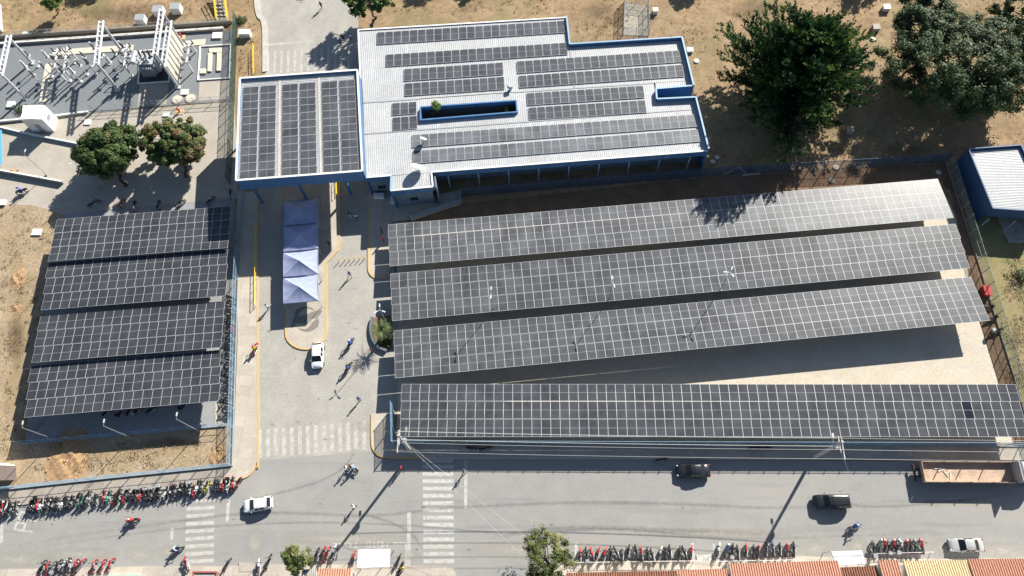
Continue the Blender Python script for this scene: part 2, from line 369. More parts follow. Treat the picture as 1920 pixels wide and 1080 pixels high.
def streak(pts, w, z, m=None, name='dark_streak'):
    ps = catmull(PP(pts), 10); vs = []; fd = []; n = len(ps)
    for i, p in enumerate(ps):
        d = (ps[min(n-1, i+1)]-ps[max(0, i-1)]).normalized(); nn = Vector((-d.y, d.x, 0)); e = min(1, 4*min(i, n-1-i)/n)
        for s_, f in ((-1, 0), (0, .75*e), (1, 0)): vs.append(p+nn*(w*s_)); fd.append(f)
    fs = [(3*i+j, 3*i+j+1, 3*i+j+4, 3*i+j+3) for i in range(n-1) for j in (0, 1)]
    stain(name, vs, fs, fd, z, m or M_streak)
for i, (pts, w) in enumerate((([(1090, 120), (1170, 90), (1260, 20), (1300, -60)], 2.5), ([(1230, -40), (1260, 60), (1310, 120), (1330, 190)], 2.0), ([(1560, 20), (1640, 120), (1640, 220), (1560, 290)], 2.0), ([(1880, 260), (1860, 120), (1900, 0)], 3), ([(1900, 470), (1905, 600), (1935, 760)], 1.5), ([(20, 420), (40, 620), (10, 820)], 2.2), ([(200, 20), (300, 40), (420, 30)], 1.5), ([(60, 870), (230, 850), (400, 845)], 1.2))):
    streak(pts, w, -.0115+.0005*i if i not in (5, 7) else -.006, M_path, 'worn_path')
for i, (cx, cy, rx, ry) in enumerate(((1180, 40, 60, 18), (1420, 20, 70, 24), (1580, 120, 40, 40), (1120, 20, 40, 20), (60, 760, 20, 50), (1700, 280, 60, 20), (250, 25, 120, 22), (320, 830, 70, 14), (30, 640, 22, 70), (1905, 640, 12, 40), (1540, 230, 50, 26))):
    c = P(cx, cy); k = 20; vs = [c]; fd = [.8]
    for r in (.5, 1.0):
        for j in range(k): t = 2*math.pi*j/k; vs.append(P(cx+rx*r*math.cos(t), cy+ry*r*math.sin(t))); fd.append(.5 if r < 1 else 0.0)
    stain('damp_patch', vs, [(0, 1+(j+1) % k, 1+j) for j in range(k)]+[(1+j, 1+(j+1) % k, 1+k+(j+1) % k, 1+k+j) for j in range(k)], fd, -.0055+.0003*i, M_dark_stain)
for i in range(26):
    cx, cy = [(RNG.uniform(200, 1900), RNG.uniform(900, 1040)), (RNG.uniform(495, 680), RNG.uniform(560, 840))][i % 2]; rx = RNG.uniform(2, 9); ry = RNG.uniform(1.5, 4); k = 10; vs = [P(cx, cy)]; fd = [.9]
    for j in range(k): t = 2*math.pi*j/k; vs.append(P(cx+rx*math.cos(t), cy+ry*math.sin(t))); fd.append(.0)
    stain('oil_stain', vs, [(0, 1+(j+1) % k, 1+j) for j in range(k)], fd, .0112+.0002*i, M_oil)
streak([(-60, 1040), (120, 1008), (300, 982), (480, 962), (700, 966), (850, 952), (1100, 942), (1300, 946), (1460, 952), (1700, 940), (1960, 948)], .35, .0092)  # long dark curved lines along the street
streak([(-60, 1046), (140, 1016), (330, 992), (560, 980), (760, 985), (960, 1000), (1150, 992), (1400, 1010), (1700, 1002), (1960, 1010)], .25, .0095)
streak([(440, 940), (560, 915), (640, 880), (680, 820)], .3, .0097); streak([(660, 960), (720, 975), (770, 1000), (800, 1040)], .3, .0099)
streak([(900, 1012), (1060, 990), (1300, 996), (1500, 1004)], .5, .0101); streak([(1500, 930), (1650, 950), (1920, 925)], .3, .0103)
# ---------------------------------------------------------------- painted markings
def stripe(name, a, b, w, m, z):
    a = Vector((a[0], a[1], 0)); b = Vector((b[0], b[1], 0)); d = (b-a).normalized(); n = Vector((-d.y, d.x, 0))*w/2
    return sheet(name, [a+n, b+n, b-n, a-n], z, m)
for i in range(15):                                   # zebra across the street, long bars
    y = 861.5+i*13.62 if i else 864
    a = P(792+i*.15, y); b = P(849.5+i*.15, y)
    if y < 1062: stripe('crosswalk_bar', a, b, .50, M_white if i < 12 else M_faint, .006)
for i in range(9):                                    # worn zebra further left
    y = 938+i*14.2
    stripe('crosswalk_bar', P(350-i*.5, y+2), P(403-i*.3, y-1), .48, M_faint, .006)
for i in range(15):                                   # zebra across the driveway mouth
    x = 487+i*15.0; t = i/14
    stripe('crosswalk_bar', P(x, lerp(806, 788, t)), P(x+1, lerp(858, 842, t)), .55, M_faint, .008)
for i in range(13):                                   # zebra on the north road
    x = 503+i*12.6; t = i/12
    stripe('crosswalk_bar', P(x, lerp(98, 86, t)), P(x-1, lerp(138, 130, t)), .42, M_faint, .008)
stripe('stop_line', P(500, 84), P(587, 77), .45, M_faint, .008)
stripe('lane_line', P(873, 862), P(873, 954), .42, M_faint, .006)
stripe('lane_line', P(767, 960), P(766, 1062), .50, M_faint, .006)
stripe('lane_line', P(429, 928), P(426, 978), .45, M_faint, .006)
stripe('lane_line', P(323, 990), P(322, 1012), .40, M_faint, .006)
stripe('lane_line', P(6, 953), P(2, 1018), .45, M_faint, .006)
stripe('lane_line', P(762, 1018), P(736, 1018), .14, M_white, .006); stripe('lane_line', P(761, 1019), P(761, 1062), .16, M_white, .0065)
stripe('lane_line', P(640, 1019), P(624, 1019), .14, M_white, .006)
stripe('lane_line', P(1080, 1018), P(1080.5, 1060), .36, M_white, .006)
stripe('lane_line', P(1298, 1018), P(1301, 1052), .36, M_white, .006); stripe('lane_line', P(1338, 1020), P(1340, 1050), .30, M_white, .006)
stripe('lane_line', P(1306, 1047), P(1334, 1046), .9, M_white, .126)
stripe('lane_line', P(1660, 945), P(1850, 946), .10, mat('faded_yellow_line', (.36, .31, .21), .85, var=.2, scale=2), .006)
for a, b in (((1655, 556), (1750, 548)), ((1815, 624), (1780, 627)), ((1780, 690), (1862, 684)), ((1820, 655), (1850, 652))): stripe('bay_line', P(*a), P(*b), .14, M_white, .008)
# lettering on the asphalt, built from strokes (seen upside down from the air)
GLYPH = {'M': [((0, 0), (0, 2)), ((0, 2), (.6, 1)), ((.6, 1), (1.2, 2)), ((1.2, 2), (1.2, 0))], 'O': [((0, 0), (0, 2)), ((0, 2), (1, 2)), ((1, 2), (1, 0)), ((1, 0), (0, 0))],
         'T': [((.5, 0), (.5, 2)), ((0, 2), (1, 2))], 'A': [((0, 0), (.5, 2)), ((.5, 2), (1, 0)), ((.25, .8), (.75, .8))], 'X': [((0, 0), (1, 2)), ((0, 2), (1, 0))],
         'I': [((.3, 0), (.3, 2))], 'P': [((0, 0), (0, 2)), ((0, 2), (.9, 2)), ((.9, 2), (.9, 1)), ((.9, 1), (0, 1))], 'R': [((0, 0), (0, 2)), ((0, 2), (.9, 2)), ((.9, 2), (.9, 1)), ((.9, 1), (0, 1)), ((.4, 1), (.9, 0))]}
def lettering(word, org, ux, uy, step, w, m, z, name='road_lettering'):
    b = MB(); o = Vector(org); ux = Vector(ux); uy = Vector(uy)
    for k, ch in enumerate(word):
        for q, (a, c) in enumerate(GLYPH.get(ch, ())):
            A = o+ux*(k*step+a[0])+uy*a[1]; B = o+ux*(k*step+c[0])+uy*c[1]; d = (B-A).normalized(); n = Vector((-d.y, d.x, 0))*w/2
            A = A-d*w*.3; B = B+d*w*.3; zz = Vector((0, 0, z+.0006*(q % 4)))
            b.add([A+n+zz, A-n+zz, B-n+zz, B+n+zz], [(0, 1, 2, 3)])
    return tag(b.build(name, m), kind='structure')
s = .55
lettering('MOTO', P(727, 1016), (-s*.95, 0, 0), (0, -.34, 0), 1.45, .10, M_white, .006)
lettering('TAXI', P(671, 1016), (-s*.95, 0, 0), (0, -.34, 0), 1.30, .10, M_white, .006)
s = 1.0
lettering('PR', P(60, 997), (.12, 1.0, 0), (-1.25, .15, 0), 1.35, .30, M_faint, .006)
# emblem on the traffic island: two brush-like crescents and two slanted strokes
M_emblem = mat('emblem_grey', (.20, .185, .16), .9, var=.12, scale=3)
def blade(pts, widths, z, m):
    ps = [Vector((p.x, p.y, 0)) for p in catmull([P(a, b) for a, b in pts], 6)]; n = len(ps); b = MB(); vs = []
    for i, p in enumerate(ps):
        d = (ps[min(n-1, i+1)]-ps[max(0, i-1)]).normalized(); nn = Vector((-d.y, d.x, 0))
        t = i/(n-1)*(len(widths)-1); k = min(int(t), len(widths)-2); w = lerp(widths[k], widths[k+1], t-k)*.65
        vs += [(p.x+nn.x*w, p.y+nn.y*w, z), (p.x-nn.x*w, p.y-nn.y*w, z)]
    return b.add(vs, [(2*i, 2*i+1, 2*i+3, 2*i+2) for i in range(n-1)])
eb = MB()
for pts, ws, z in ([((555, 595), (559, 585), (568, 578.5), (578, 577.5), (590, 582)), (.5, .6, .35, .25, .1), .1345],
                   [((547, 616), (556, 601), (572, 594), (590, 587), (604, 583)), (.1, .9, .35, .4, .25), .135],
                   [((559, 605), (572, 601), (584, 594), (596, 588), (603, 584)), (.3, .9, .2, .8, .1), .1355],
                   [((562, 603), (580, 598), (590, 596), (598, 596)), (.1, .3, .25, .1), .136],
                   [((560, 616.5), (572, 620), (583, 617), (591, 609), (596, 599)), (.1, .3, .6, .9, .3), .1365]):
    q = blade(pts, ws, z, None); eb.add(q.v, q.f)
tag(eb.build('emblem_marking', M_emblem), kind='structure')
# ================================================================ SOLAR PANELS, CARPORTS, BUILDINGS
def glass_mat(name, base, rough, wpan, rnd=.22, dust_sheen=.06):
    m = bpy.data.materials.new(name); m.use_nodes = True; nt = m.node_tree; N = nt.nodes; L = nt.links; b = N['Principled BSDF']
    b.inputs['Roughness'].default_value = rough; b.inputs['Specular IOR Level'].default_value = .34
    tc = N.new('ShaderNodeTexCoord'); sp = N.new('ShaderNodeSeparateXYZ'); L.new(tc.outputs['Object'], sp.inputs[0])
    mu = N.new('ShaderNodeMath'); mu.operation = 'MULTIPLY'; mu.inputs[1].default_value = 6/wpan; L.new(sp.outputs[0], mu.inputs[0])
    fr = N.new('ShaderNodeMath'); fr.operation = 'FRACT'; L.new(mu.outputs[0], fr.inputs[0])
    lt = N.new('ShaderNodeMath'); lt.operation = 'LESS_THAN'; lt.inputs[1].default_value = .10; L.new(fr.outputs[0], lt.inputs[0])
    mx = N.new('ShaderNodeMix'); mx.data_type = 'RGBA'; mx.inputs[6].default_value = (*base, 1); mx.inputs[7].default_value = (*[c*2.6+.03 for c in base], 1)
    L.new(lt.outputs[0], mx.inputs[0])
    oi = N.new('ShaderNodeObjectInfo'); mr = N.new('ShaderNodeMapRange'); mr.inputs[3].default_value = 1-rnd; mr.inputs[4].default_value = 1+rnd
    L.new(oi.outputs['Random'], mr.inputs[0]); hs = N.new('ShaderNodeHueSaturation'); L.new(mr.outputs[0], hs.inputs['Value']); L.new(mx.outputs[2], hs.inputs['Color'])
    # dust film, sky reflection put into its colour: broad patches, in world position
    ge = N.new('ShaderNodeNewGeometry'); nz = N.new('ShaderNodeTexNoise'); nz.inputs['Scale'].default_value = .35; nz.inputs['Detail'].default_value = 5
    L.new(ge.outputs['Position'], nz.inputs['Vector'])
    m2 = N.new('ShaderNodeMix'); m2.data_type = 'RGBA'; m2.inputs[7].default_value = (.265, .28, .30, 1); mr2 = N.new('ShaderNodeMapRange')
    mr2.inputs[1].default_value = .3; mr2.inputs[2].default_value = .75; mr2.inputs[3].default_value = dust_sheen*.5; mr2.inputs[4].default_value = dust_sheen*1.7
    L.new(nz.outputs[0], mr2.inputs[0]); L.new(mr2.outputs[0], m2.inputs[0]); L.new(hs.outputs[0], m2.inputs[6]); L.new(m2.outputs[2], b.inputs['Base Color'])
    return m
M_frame = mat('panel_frame_aluminium', (.50, .515, .54), .5, metal=.0)
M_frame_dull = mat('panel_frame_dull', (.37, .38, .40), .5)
M_rail = mat('panel_mid_rib', (.33, .34, .35), .5)
def panel_mesh(name, w, l, glass, fr=.027):
    """frame rim, two glazed halves, mid rib; origin at its centre, +x across, +y up the slope"""
    b = MB(); t = .04; hx, hy = w/2, l/2
    b.add([(-hx, -hy, -t), (hx, -hy, -t), (hx, hy, -t), (-hx, hy, -t), (-hx, -hy, 0), (hx, -hy, 0), (hx, hy, 0), (-hx, hy, 0)],
          [(0, 1, 5, 4), (1, 2, 6, 5), (2, 3, 7, 6), (3, 0, 4, 7), (3, 2, 1, 0)], 0)
    ix, iy = hx-fr, hy-fr; m = .016; z = -.006
    b.add([(-hx, -hy, 0), (hx, -hy, 0), (hx, hy, 0), (-hx, hy, 0), (-ix, -iy, 0), (ix, -iy, 0), (ix, iy, 0), (-ix, iy, 0)],
          [(0, 1, 5, 4), (1, 2, 6, 5), (2, 3, 7, 6), (3, 0, 4, 7)], 0)
    b.add([(-ix, -iy, z), (ix, -iy, z), (ix, -m, z), (-ix, -m, z), (-ix, m, z), (ix, m, z), (ix, iy, z), (-ix, iy, z)], [(0, 1, 2, 3), (4, 5, 6, 7)], 1)
    b.add([(-ix, -m, -.004), (ix, -m, -.004), (ix, m, -.004), (-ix, m, -.004)], [(0, 1, 2, 3)], 2)
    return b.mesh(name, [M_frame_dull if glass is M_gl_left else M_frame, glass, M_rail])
def panel_field(root, TL, TR, BL, BR, nc, nr, glass, gapx=.02, gapy=.045, lift=.06, fr=.027, rot=False, name='solar_panel', special=None, over=None):
    """nc x nr separate panels between four world corners; all share one mesh"""
    x = ((TR-TL)+(BR-BL)).normalized(); y = ((TL-BL)+(TR-BR)); y = (y-x*y.dot(x)).normalized(); z = x.cross(y)
    w = ((TR-TL).length+(BR-BL).length)/2/nc-gapx; l = ((TL-BL).length+(TR-BR).length)/2/nr-gapy
    Rm = Matrix((x, y, z)).transposed()
    if rot: me = panel_mesh(name, l, w, glass, fr); Rm = Rm @ Matrix.Rotation(R(90), 3, 'Z')
    else: me = panel_mesh(name, w, l, glass, fr)
    off = OFF[root.name]; e = Rm.to_euler(); out = {}
    for j in range(nr):
        for i in range(nc):
            u = (i+.5)/nc; v = (j+.5)/nr
            p = lerp(lerp(TL, TR, u), lerp(BL, BR, u), v)+z*lift
            mesh = me
            if special and (i, j) in special: mesh = panel_mesh(name, w, l, special[(i, j)], fr)
            o = link(name, mesh, root); o.location = p-off; o.rotation_euler = e
            out[(i, j)] = o
    return out, x, y, z
M_gl_left = glass_mat('panel_cells_dark', (.015, .017, .022), .27, 1.3, dust_sheen=.085)
M_gl_right = glass_mat('panel_cells_dusty_sheen', (.020, .021, .024), .27, 1.27, dust_sheen=.19)
M_gl_front = glass_mat('panel_cells_front', (.018, .020, .024), .26, 1.27, dust_sheen=.12)
M_gl_pale = glass_mat('panel_cells_pale', (.022, .023, .026), .33, 1.27, dust_sheen=.24)  # thicker film puts this row's sky glare into the colour
M_gl_clean = glass_mat('panel_cells_clean', (.006, .007, .016), .25, 1.27, rnd=0, dust_sheen=0.0)
M_gl_roof = glass_mat('panel_cells_roof', (.024, .026, .032), .34, 1.15, dust_sheen=.17)
M_gl_roofpale = glass_mat('panel_cells_roof_pale', (.035, .038, .044), .38, 1.15, dust_sheen=.34)
def carport(label, c, zt, zb, nc, npost, glass, special=None):
    TL, TR, BL, BR = P(*c[0], zt), P(*c[1], zt), P(*c[2], zb), P(*c[3], zb)
    mid = (TL+TR+BL+BR)/4
    root = thing('solar_carport', label, 'carport', (mid.x, mid.y, 0), 0, 'solar carports')
    pans, x, y, z = panel_field(root, TL, TR, BL, BR, nc, 3, glass, special=special)
    if special:
        for k in special: pans[k]['label'] = 'clean dark navy panel'
    for v in (.04, .30, .37, .63, .70, .96):       # purlins
        MB().bar(lerp(TL, BL, v)-z*.06, lerp(TR, BR, v)-z*.06, .07, .14).build('purlin', M_metal, root)
    for k in range(npost):
        u = (k+.5)/npost; a = lerp(TL, TR, u); b = lerp(BL, BR, u); m = lerp(a, b, .5)
        MB().bar(lerp(a, b, .03)-z*.25, lerp(a, b, .97)-z*.25, .14, .24).build('rafter', M_metal, root)
        MB().cyl((m.x, m.y, 0), (m.x, m.y, m.z-.36), .13, .11, 10).box((m.x, m.y, .03), (.5, .5, .06)).build('post', M_metal, root)
    return root
LB = [((106.7, 411.7), (433, 386.7), (90.7, 490.7), (427.7, 465)), ((90, 493.5), (426.7, 467.2), (79, 581.7), (424, 555)),
      ((76, 592), (421.7, 565), (60, 680.7), (415, 651.7)), ((57.3, 686), (414, 656), (47.5, 783), (411.7, 752))]
LL = ['left carport of dark panels nearest the mango trees, half in shade', 'second left carport from the mango trees', 'third left carport from the mango trees', 'left carport nearest the street, above the three white lamp posts']
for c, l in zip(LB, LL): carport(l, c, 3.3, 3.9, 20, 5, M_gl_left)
RB = [((727, 421), (1758, 335.6), (731.5, 500), (1788, 408.5)), ((731.5, 513), (1792, 420), (736, 602.5), (1817, 503)),
      ((738, 619.6), (1820, 519.4), (741, 710), (1855.6, 601)), ((753.3, 719.6), (1905, 721), (749.4, 820), (1926.6, 819))]
RL = ['long pale carport nearest the blue roofed office building', 'long carport between the palest one and the one with lamp shadows', 'long slanting carport crossed by three lamp post shadows', 'long straight carport beside the street fence with one dark panel']
for k, (c, l) in enumerate(zip(RB, RL)): carport(l, c, 2.5 if k < 3 else 2.7, (2.95, 2.95, 3.2, 3.0)[k], 65, 12, (M_gl_pale, M_gl_right, M_gl_right, M_gl_front)[k], {(59, 1): M_gl_clean} if k == 3 else None)

# ---------------------------------------------------------------- ribbed sheet roofing
M_roof = mat('white_ribbed_roof', (.42, .43, .44), .5, metal=.0, var=.06, scale=.25, col2=(.36, .368, .375), detail=6)
mix_layers(M_roof, [((.34, .27, .20), .8, .66, .76, (1.6, .12, 1), .6), ((.56, .57, .58), .35, .6, .7, (3, .2, 1), .5), ((.37, .35, .315), .3, .55, .75, (1, .35, 1), .5)])
M_roofdirty = mat('stained_ribbed_roof', (.52, .49, .42), .6, var=.15, scale=.5, col2=(.44, .40, .33))
def ribbed(A, B, Cc, D, pitch=.33, h=.05, name='roof_sheet', m=None, root=None, kind='stuff'):
    """sheet metal from edge A-B down to edge D-C with ribs that run A->D"""
    n = max(2, int((B-A).length/pitch)); b = MB(); vs = []; prof = [(0, 0), (.60, 0), (.70, h), (.90, h)]
    us = []
    for i in range(n):
        for t, z in prof: us.append(((i+t)/n, z))
    us.append((1.0, 0))
    for u, z in us:
        p = lerp(A, B, u); q = lerp(D, Cc, u); vs += [(p.x, p.y, p.z+z), (q.x, q.y, q.z+z)]
    b.add(vs, [(2*i, 2*i+1, 2*i+3, 2*i+2) for i in range(len(us)-1)])
    o = b.build(name, m, root)
    return o
def wall_seg(root, a, b, z0, z1, t=.18, m=None, name='wall'):
    a = Vector((a[0], a[1], (z0+z1)/2)); b = Vector((b[0], b[1], (z0+z1)/2))
    return MB().bar(a, b, t, z1-z0).build(name, m, root)
# entrance canopy
ZT, ZB = 9.3, 6.8
cTL, cTR, cBL, cBR = P(450, 146.5, ZT), P(670, 131, ZT), P(442.7, 338, ZT), P(679.5, 320, ZT)
cm = (cTL+cTR+cBL+cBR)/4
canopy = thing('entrance_canopy', 'tall blue entrance canopy with six columns of solar panels over the driveway', 'canopy', (cm.x, cm.y, 0))
ring = [cTL, cTR, cBR, cBL]
for i in range(4):
    a, b = ring[i], ring[(i+1) % 4]; d = (b-a).normalized()
    wall_seg(canopy, a+d*(.0 if i % 2 else .1), b-d*(0 if i % 2 else .1), ZB, ZT-.004*(i % 2), .2, M_blue, 'fascia')
    MB().bar((a.x, a.y, ZT+.03), (b.x, b.y, ZT+.03), .30, .05+.004*(i % 2)).build('coping', M_white_wall, canopy)
zr = ZT-.42
def cq(u, v, z): p = lerp(lerp(cTL, cTR, u), lerp(cBL, cBR, u), v); return Vector((p.x, p.y, z))
for k in range(3):
    u0, u1 = k/3+.004, (k+1)/3-.004
    ribbed(cq(u0, .995, zr), cq(u0, .006, zr), cq(u1, .006, zr-.02), cq(u1, .995, zr-.02), .30, .04, 'roof_sheet', M_roof if k else M_roof, canopy)
    if k: MB().bar(cq(k/3, .006, zr-.02), cq(k/3, .995, zr-.02), .32, .1).build('gutter', M_roofdirty, canopy)
    for s in (0, 1):
        ua = .035+s*.455; a = lerp(u0, u1, ua+.02); b = lerp(u0, u1, ua+.43)
        panel_field(canopy, cq(a, .085, zr+.07), cq(b, .085, zr+.07), cq(a, .985, zr+.07), cq(b, .985, zr+.07), 1, 12, M_gl_roof, .02, .025, .05, .022, rot=True)
for u, v in ((.04, .08), (.04, .92), (.42, .08), (.42, .92), (.80, .10), (.80, .90)):
    p = cq(u, v, 0); MB().box((p.x, p.y, ZB/2+.2), (.34, .34, ZB+.4)).build('pillar', M_blue, canopy)
MB().add([cq(0.01, .01, ZB+.3), cq(.99, .01, ZB+.3), cq(.99, .99, ZB+.3), cq(.01, .99, ZB+.3)], [(0, 1, 2, 3)]).build('ceiling', M_white_wall, canopy)
# office building
ZR = 5.3
def B_(px, py, z=ZR): return P(px, py, z)
om = P(980, 200)
office = thing('office_building', 'long white ribbed roof office with blue walls, rows of solar panels and open courtyard', 'building', (om.x, om.y, 0))
quads = [((673, 58), (1061, 35), (1077, 165), (681, 192)), ((1068, 89), (1276, 76), (1297, 151), (1077, 165)),
         ((681, 193.5), (788, 186), (789, 243), (683, 250.5)), ((788, 186), (967, 173.5), (969, 190), (788.5, 203)), ((788.5, 229), (970, 214), (971.5, 229), (789, 243)),
         ((967, 173.5), (1226, 156), (1233, 209), (971.5, 229)), ((1229, 156), (1296, 151.4), (1299, 165), (1229.5, 170)), ((1231, 191), (1303, 187), (1307, 203.5), (1233, 209)),
         ((683, 252), (1307.5, 205), (1326, 283), (686, 333)), ((735, 330), (808, 324), (811, 350), (734, 357))]
for i, q in enumerate(quads):
    z = ZR+(.05 if i == 9 else 0); A, B, Cc, D = [B_(x, y, z) for x, y in q]
    ribbed(A, B, Cc, D, .33, .03, 'roof_sheet', M_roof, office)
for a, b in (((681, 192.7), (788, 185.6)), ((967, 173), (1226, 155.6)), ((683, 251.3), (789, 243.4)), ((789, 243.4), (1307, 204.2)), ((1062, 36), (1077, 165))):
    p, q = B_(*a), B_(*b); MB().bar((p.x, p.y, ZR+.03), (q.x, q.y, ZR+.03), .22, .06).build('gutter', M_grey, office)
M_bluegrey_shade = mat('blue_grey_shaded_render', (.16, .21, .26), .85, var=.1, scale=.8, col2=(.13, .17, .21))  # shade under the eave put into the wall colour
M_inside = mat('dark_window_glass', (.02, .025, .03), .15)
outl = [(672, 57), (1062, 33.5), (1068, 87), (1277, 74), (1299, 165), (1229, 171), (1230.5, 190), (1303, 186.5), (1327, 284), (809, 324), (812, 351), (733, 358.5), (734, 330), (685, 334)]
ow = [B_(x, y) for x, y in outl]; par = [.12, .5, .6, .75, .65, .65, .65, .75, .25, .2, .2, .2, .2, .12]
for i in range(len(ow)):
    a, b = ow[i], ow[(i+1) % len(ow)]; d = (b-a).normalized()
    if i in (8, 9, 10, 12):                         # deep eave: blue fascia with the wall set back in its shade
        wall_seg(office, a, b, ZR-1.0, ZR+par[i], .2, M_blue, 'fascia'); nrm = Vector((-d.y, d.x, 0)); nrm = nrm if nrm.y > 0 else -nrm
        rc = 1.9 if i == 8 else .45; nrm = Vector((-d.y, d.x, 0)) if i != 8 else nrm; inw = (lerp(ow[0], ow[7], .5)-a); nrm = nrm if nrm.dot(inw) > 0 else -nrm; sa, sb = a+nrm*rc+d*.3, b+nrm*rc; wall_seg(office, sa, sb, 0, ZR-.1, .2, M_bluegrey_shade, 'wall')
        MB().add([(a.x, a.y, ZR-.6), (b.x, b.y, ZR-.6), (sb.x, sb.y, ZR-.6), (sa.x, sa.y, ZR-.6)], [(0, 1, 2, 3)]).build('soffit', M_white_wall, office)
        for k in range(9 if i == 8 else 0): q = lerp(a, b, (k+.5)/9)+nrm*.25; MB().bar((q.x, q.y, 0), (q.x, q.y, ZR-.9), .18, .18).build('post', M_steelblue, office)
        a, b = sa, sb
    else: wall_seg(office, a, b, 0, ZR+par[i]-.002*i, .2, M_blue, 'wall')
    ca, cb = ow[i], ow[(i+1) % len(ow)]
    MB().bar((ca.x, ca.y, ZR+par[i]+.02), (cb.x, cb.y, ZR+par[i]+.02), .26, .04+.003*(i % 3)).build('coping', M_white_wall if i in (0, 8, 9, 10, 12, 13) else M_steelblue, office)
    L = (b-a).length
    if i in (8, 9, 10, 12):
        n = int(L/3.4); nn = Vector((-d.y, d.x, 0))
        for k in range(n):
            c = lerp(a, b, (k+.5)/n); c = Vector((c.x, c.y, 0))
            for sgn in (1,):
                ctr = c+nn*(-.0)
                f = MB().bar(ctr-d*.8+Vector((0, 0, 1.9)), ctr+d*.8+Vector((0, 0, 1.9)), .26, 1.3).build('window', M_steelblue, office)
                MB().bar(ctr-d*.7+Vector((0, 0, 1.9)), ctr+d*.7+Vector((0, 0, 1.9)), .28, 1.1).build('pane', M_inside, f)
M_shadewall = mat('shaded_render', (.05, .055, .06), .85)  # courtyard shade put into the wall colour
cy = [(789, 204), (968, 191.5), (970, 213), (789, 228)]; cw = [B_(x, y) for x, y in cy]
for i in range(4):
    a, b = cw[i], cw[(i+1) % 4]; wall_seg(office, a, b, 0, ZR-.35, .2, M_shadewall, 'courtyard_wall'); wall_seg(office, a, b, ZR-.35, ZR+.5-.002*i, .22, M_blue, 'courtyard_fascia')
def roof_row(a, b, c, d, n): panel_field(office, B_(*a, ZR+.12), B_(*b, ZR+.12), B_(*c, ZR+.12), B_(*d, ZR+.12), n, 1, M_gl_roof if n != 33 else M_gl_roofpale, .05, .0, .04, .03)
for r in (((706, 61), (1059, 39), (707, 83.5), (1060.7, 61), 23), ((722.7, 102.7), (1063, 80), (723.5, 125), (1064.7, 102), 22), ((756.7, 130), (942.7, 117), (757.7, 151.7), (944.4, 140), 12),
          ((757.7, 156.7), (945, 144), (759.3, 180), (946.7, 167), 12), ((968, 115.7), (1275, 94), (970, 137), (1279.5, 116.7), 20), ((971.7, 142), (1279, 121.7), (974, 165), (1284, 143), 20),
          ((986.7, 175), (1206, 160.7), (988.5, 197.7), (1209.5, 183), 14), ((990, 202), (1209, 188), (992.7, 225), (1214, 210.7), 14), ((734, 194), (780.7, 190.7), (735.5, 216), (782, 213), 3),
          ((735, 220.7), (781.7, 217), (736.7, 245), (783, 241), 3), ((771.7, 253), (1301.7, 215), (773, 277), (1307, 237), 33), ((773, 283), (1307, 243), (775, 307), (1314, 265), 33)): roof_row(*r)
# walkway fence strip and doors on the south face, dish aerials, vent
def dish(label, px, py, r, az):
    p = B_(px, py, ZR+.06); t = thing('dish_antenna', label, 'antenna', p)
    MB().cyl(p, p+Vector((0, 0, .9)), .05, .05, 8).box(p+Vector((0, 0, .02)), (.5, .5, .04)).build('mast', M_metal, t)
    b = MB(); n = 16; ax = Vector((math.cos(az)*.7, math.sin(az)*.7, .72)).normalized(); y = Vector((0, 0, 1)).cross(ax).normalized(); x = y.cross(ax); c = p+Vector((0, 0, 1.0)); vs = [c]
    for k in (1, 2, 3):
        for i in range(n):
            q = 2*math.pi*i/n; rr = r*k/3; vs.append(c+x*math.cos(q)*rr+y*math.sin(q)*rr+ax*(.28*r*(k/3)**2))
    fs = [(0, 1+i, 1+(i+1) % n) for i in range(n)]
    for k in (0, 1): fs += [(1+k*n+i, 1+(k+1)*n+i, 1+(k+1)*n+(i+1) % n, 1+k*n+(i+1) % n) for i in range(n)]
    b.add(vs, fs).build('reflector', M_white_wall, t, smooth=True)
    MB().tube([c+x*r*.8, c+ax*r*.9, c-x*r*.8], .02).cyl(c+ax*r*.85, c+ax*r*.95, .07, .07, 8).build('feed_arm', M_grey, t)
dish('grey dish aerial on a bent mast over the office porch roof', 785, 322, 1.05, R(60))
dish('small dish aerial standing among the lowest left roof panels', 795, 268, .55, R(60))
p = B_(957, 168, ZR); t = thing('roof_vent', 'small grey vent cowl beside the courtyard on the white roof', 'vent', p)
MB().cyl(p, p+Vector((0, 0, .7)), .22, .22, 12).build('pipe', M_metal, t); MB().cyl(p+Vector((0, 0, .7)), p+Vector((0, 0, .95)), .5, .3, 12).build('cowl', M_metal, t)
# second white roof at the right edge
ZS = 4.2
s4 = [P(1816.5, 278.5, ZS), P(1915, 271.5, ZS), P(1975, 398, ZS), P(1862, 390, ZS)]
sm = (s4[0]+s4[2])/2
shed = thing('blue_shed', 'blue walled shed with bright white ribbed roof at the right edge', 'building', (sm.x, sm.y, 0))
M_shedblue = mat('navy_paint', (.03, .085, .19), .6, var=.1, scale=.6, col2=(.025, .07, .16))
for i in range(4):
    a, b = s4[i], s4[(i+1) % 4]; wall_seg(shed, a, b, 1.9 if i == 2 else 0, ZS+.004*i, .18, M_shedblue, 'wall')
ins = [lerp(v, (s4[0]+s4[1]+s4[2]+s4[3])/4, .04) for v in s4]
for v in ins: v.z = ZS-.45
ribbed(ins[1], ins[2], ins[3], ins[0], .30, .04, 'roof_sheet', M_roof, shed)
for i in (0, 1, 2): 
    q = lerp(s4[3], s4[2], .05+.45*i); MB().box((q.x, q.y-.6, 1.0), (.2, .2, 2.0)).build('post', M_steelblue, shed)
slab('shed_pavement', PP([(1868, 400), (1925, 405), (1930, 455), (1890, 455)]), -.05, .05, M_conc)
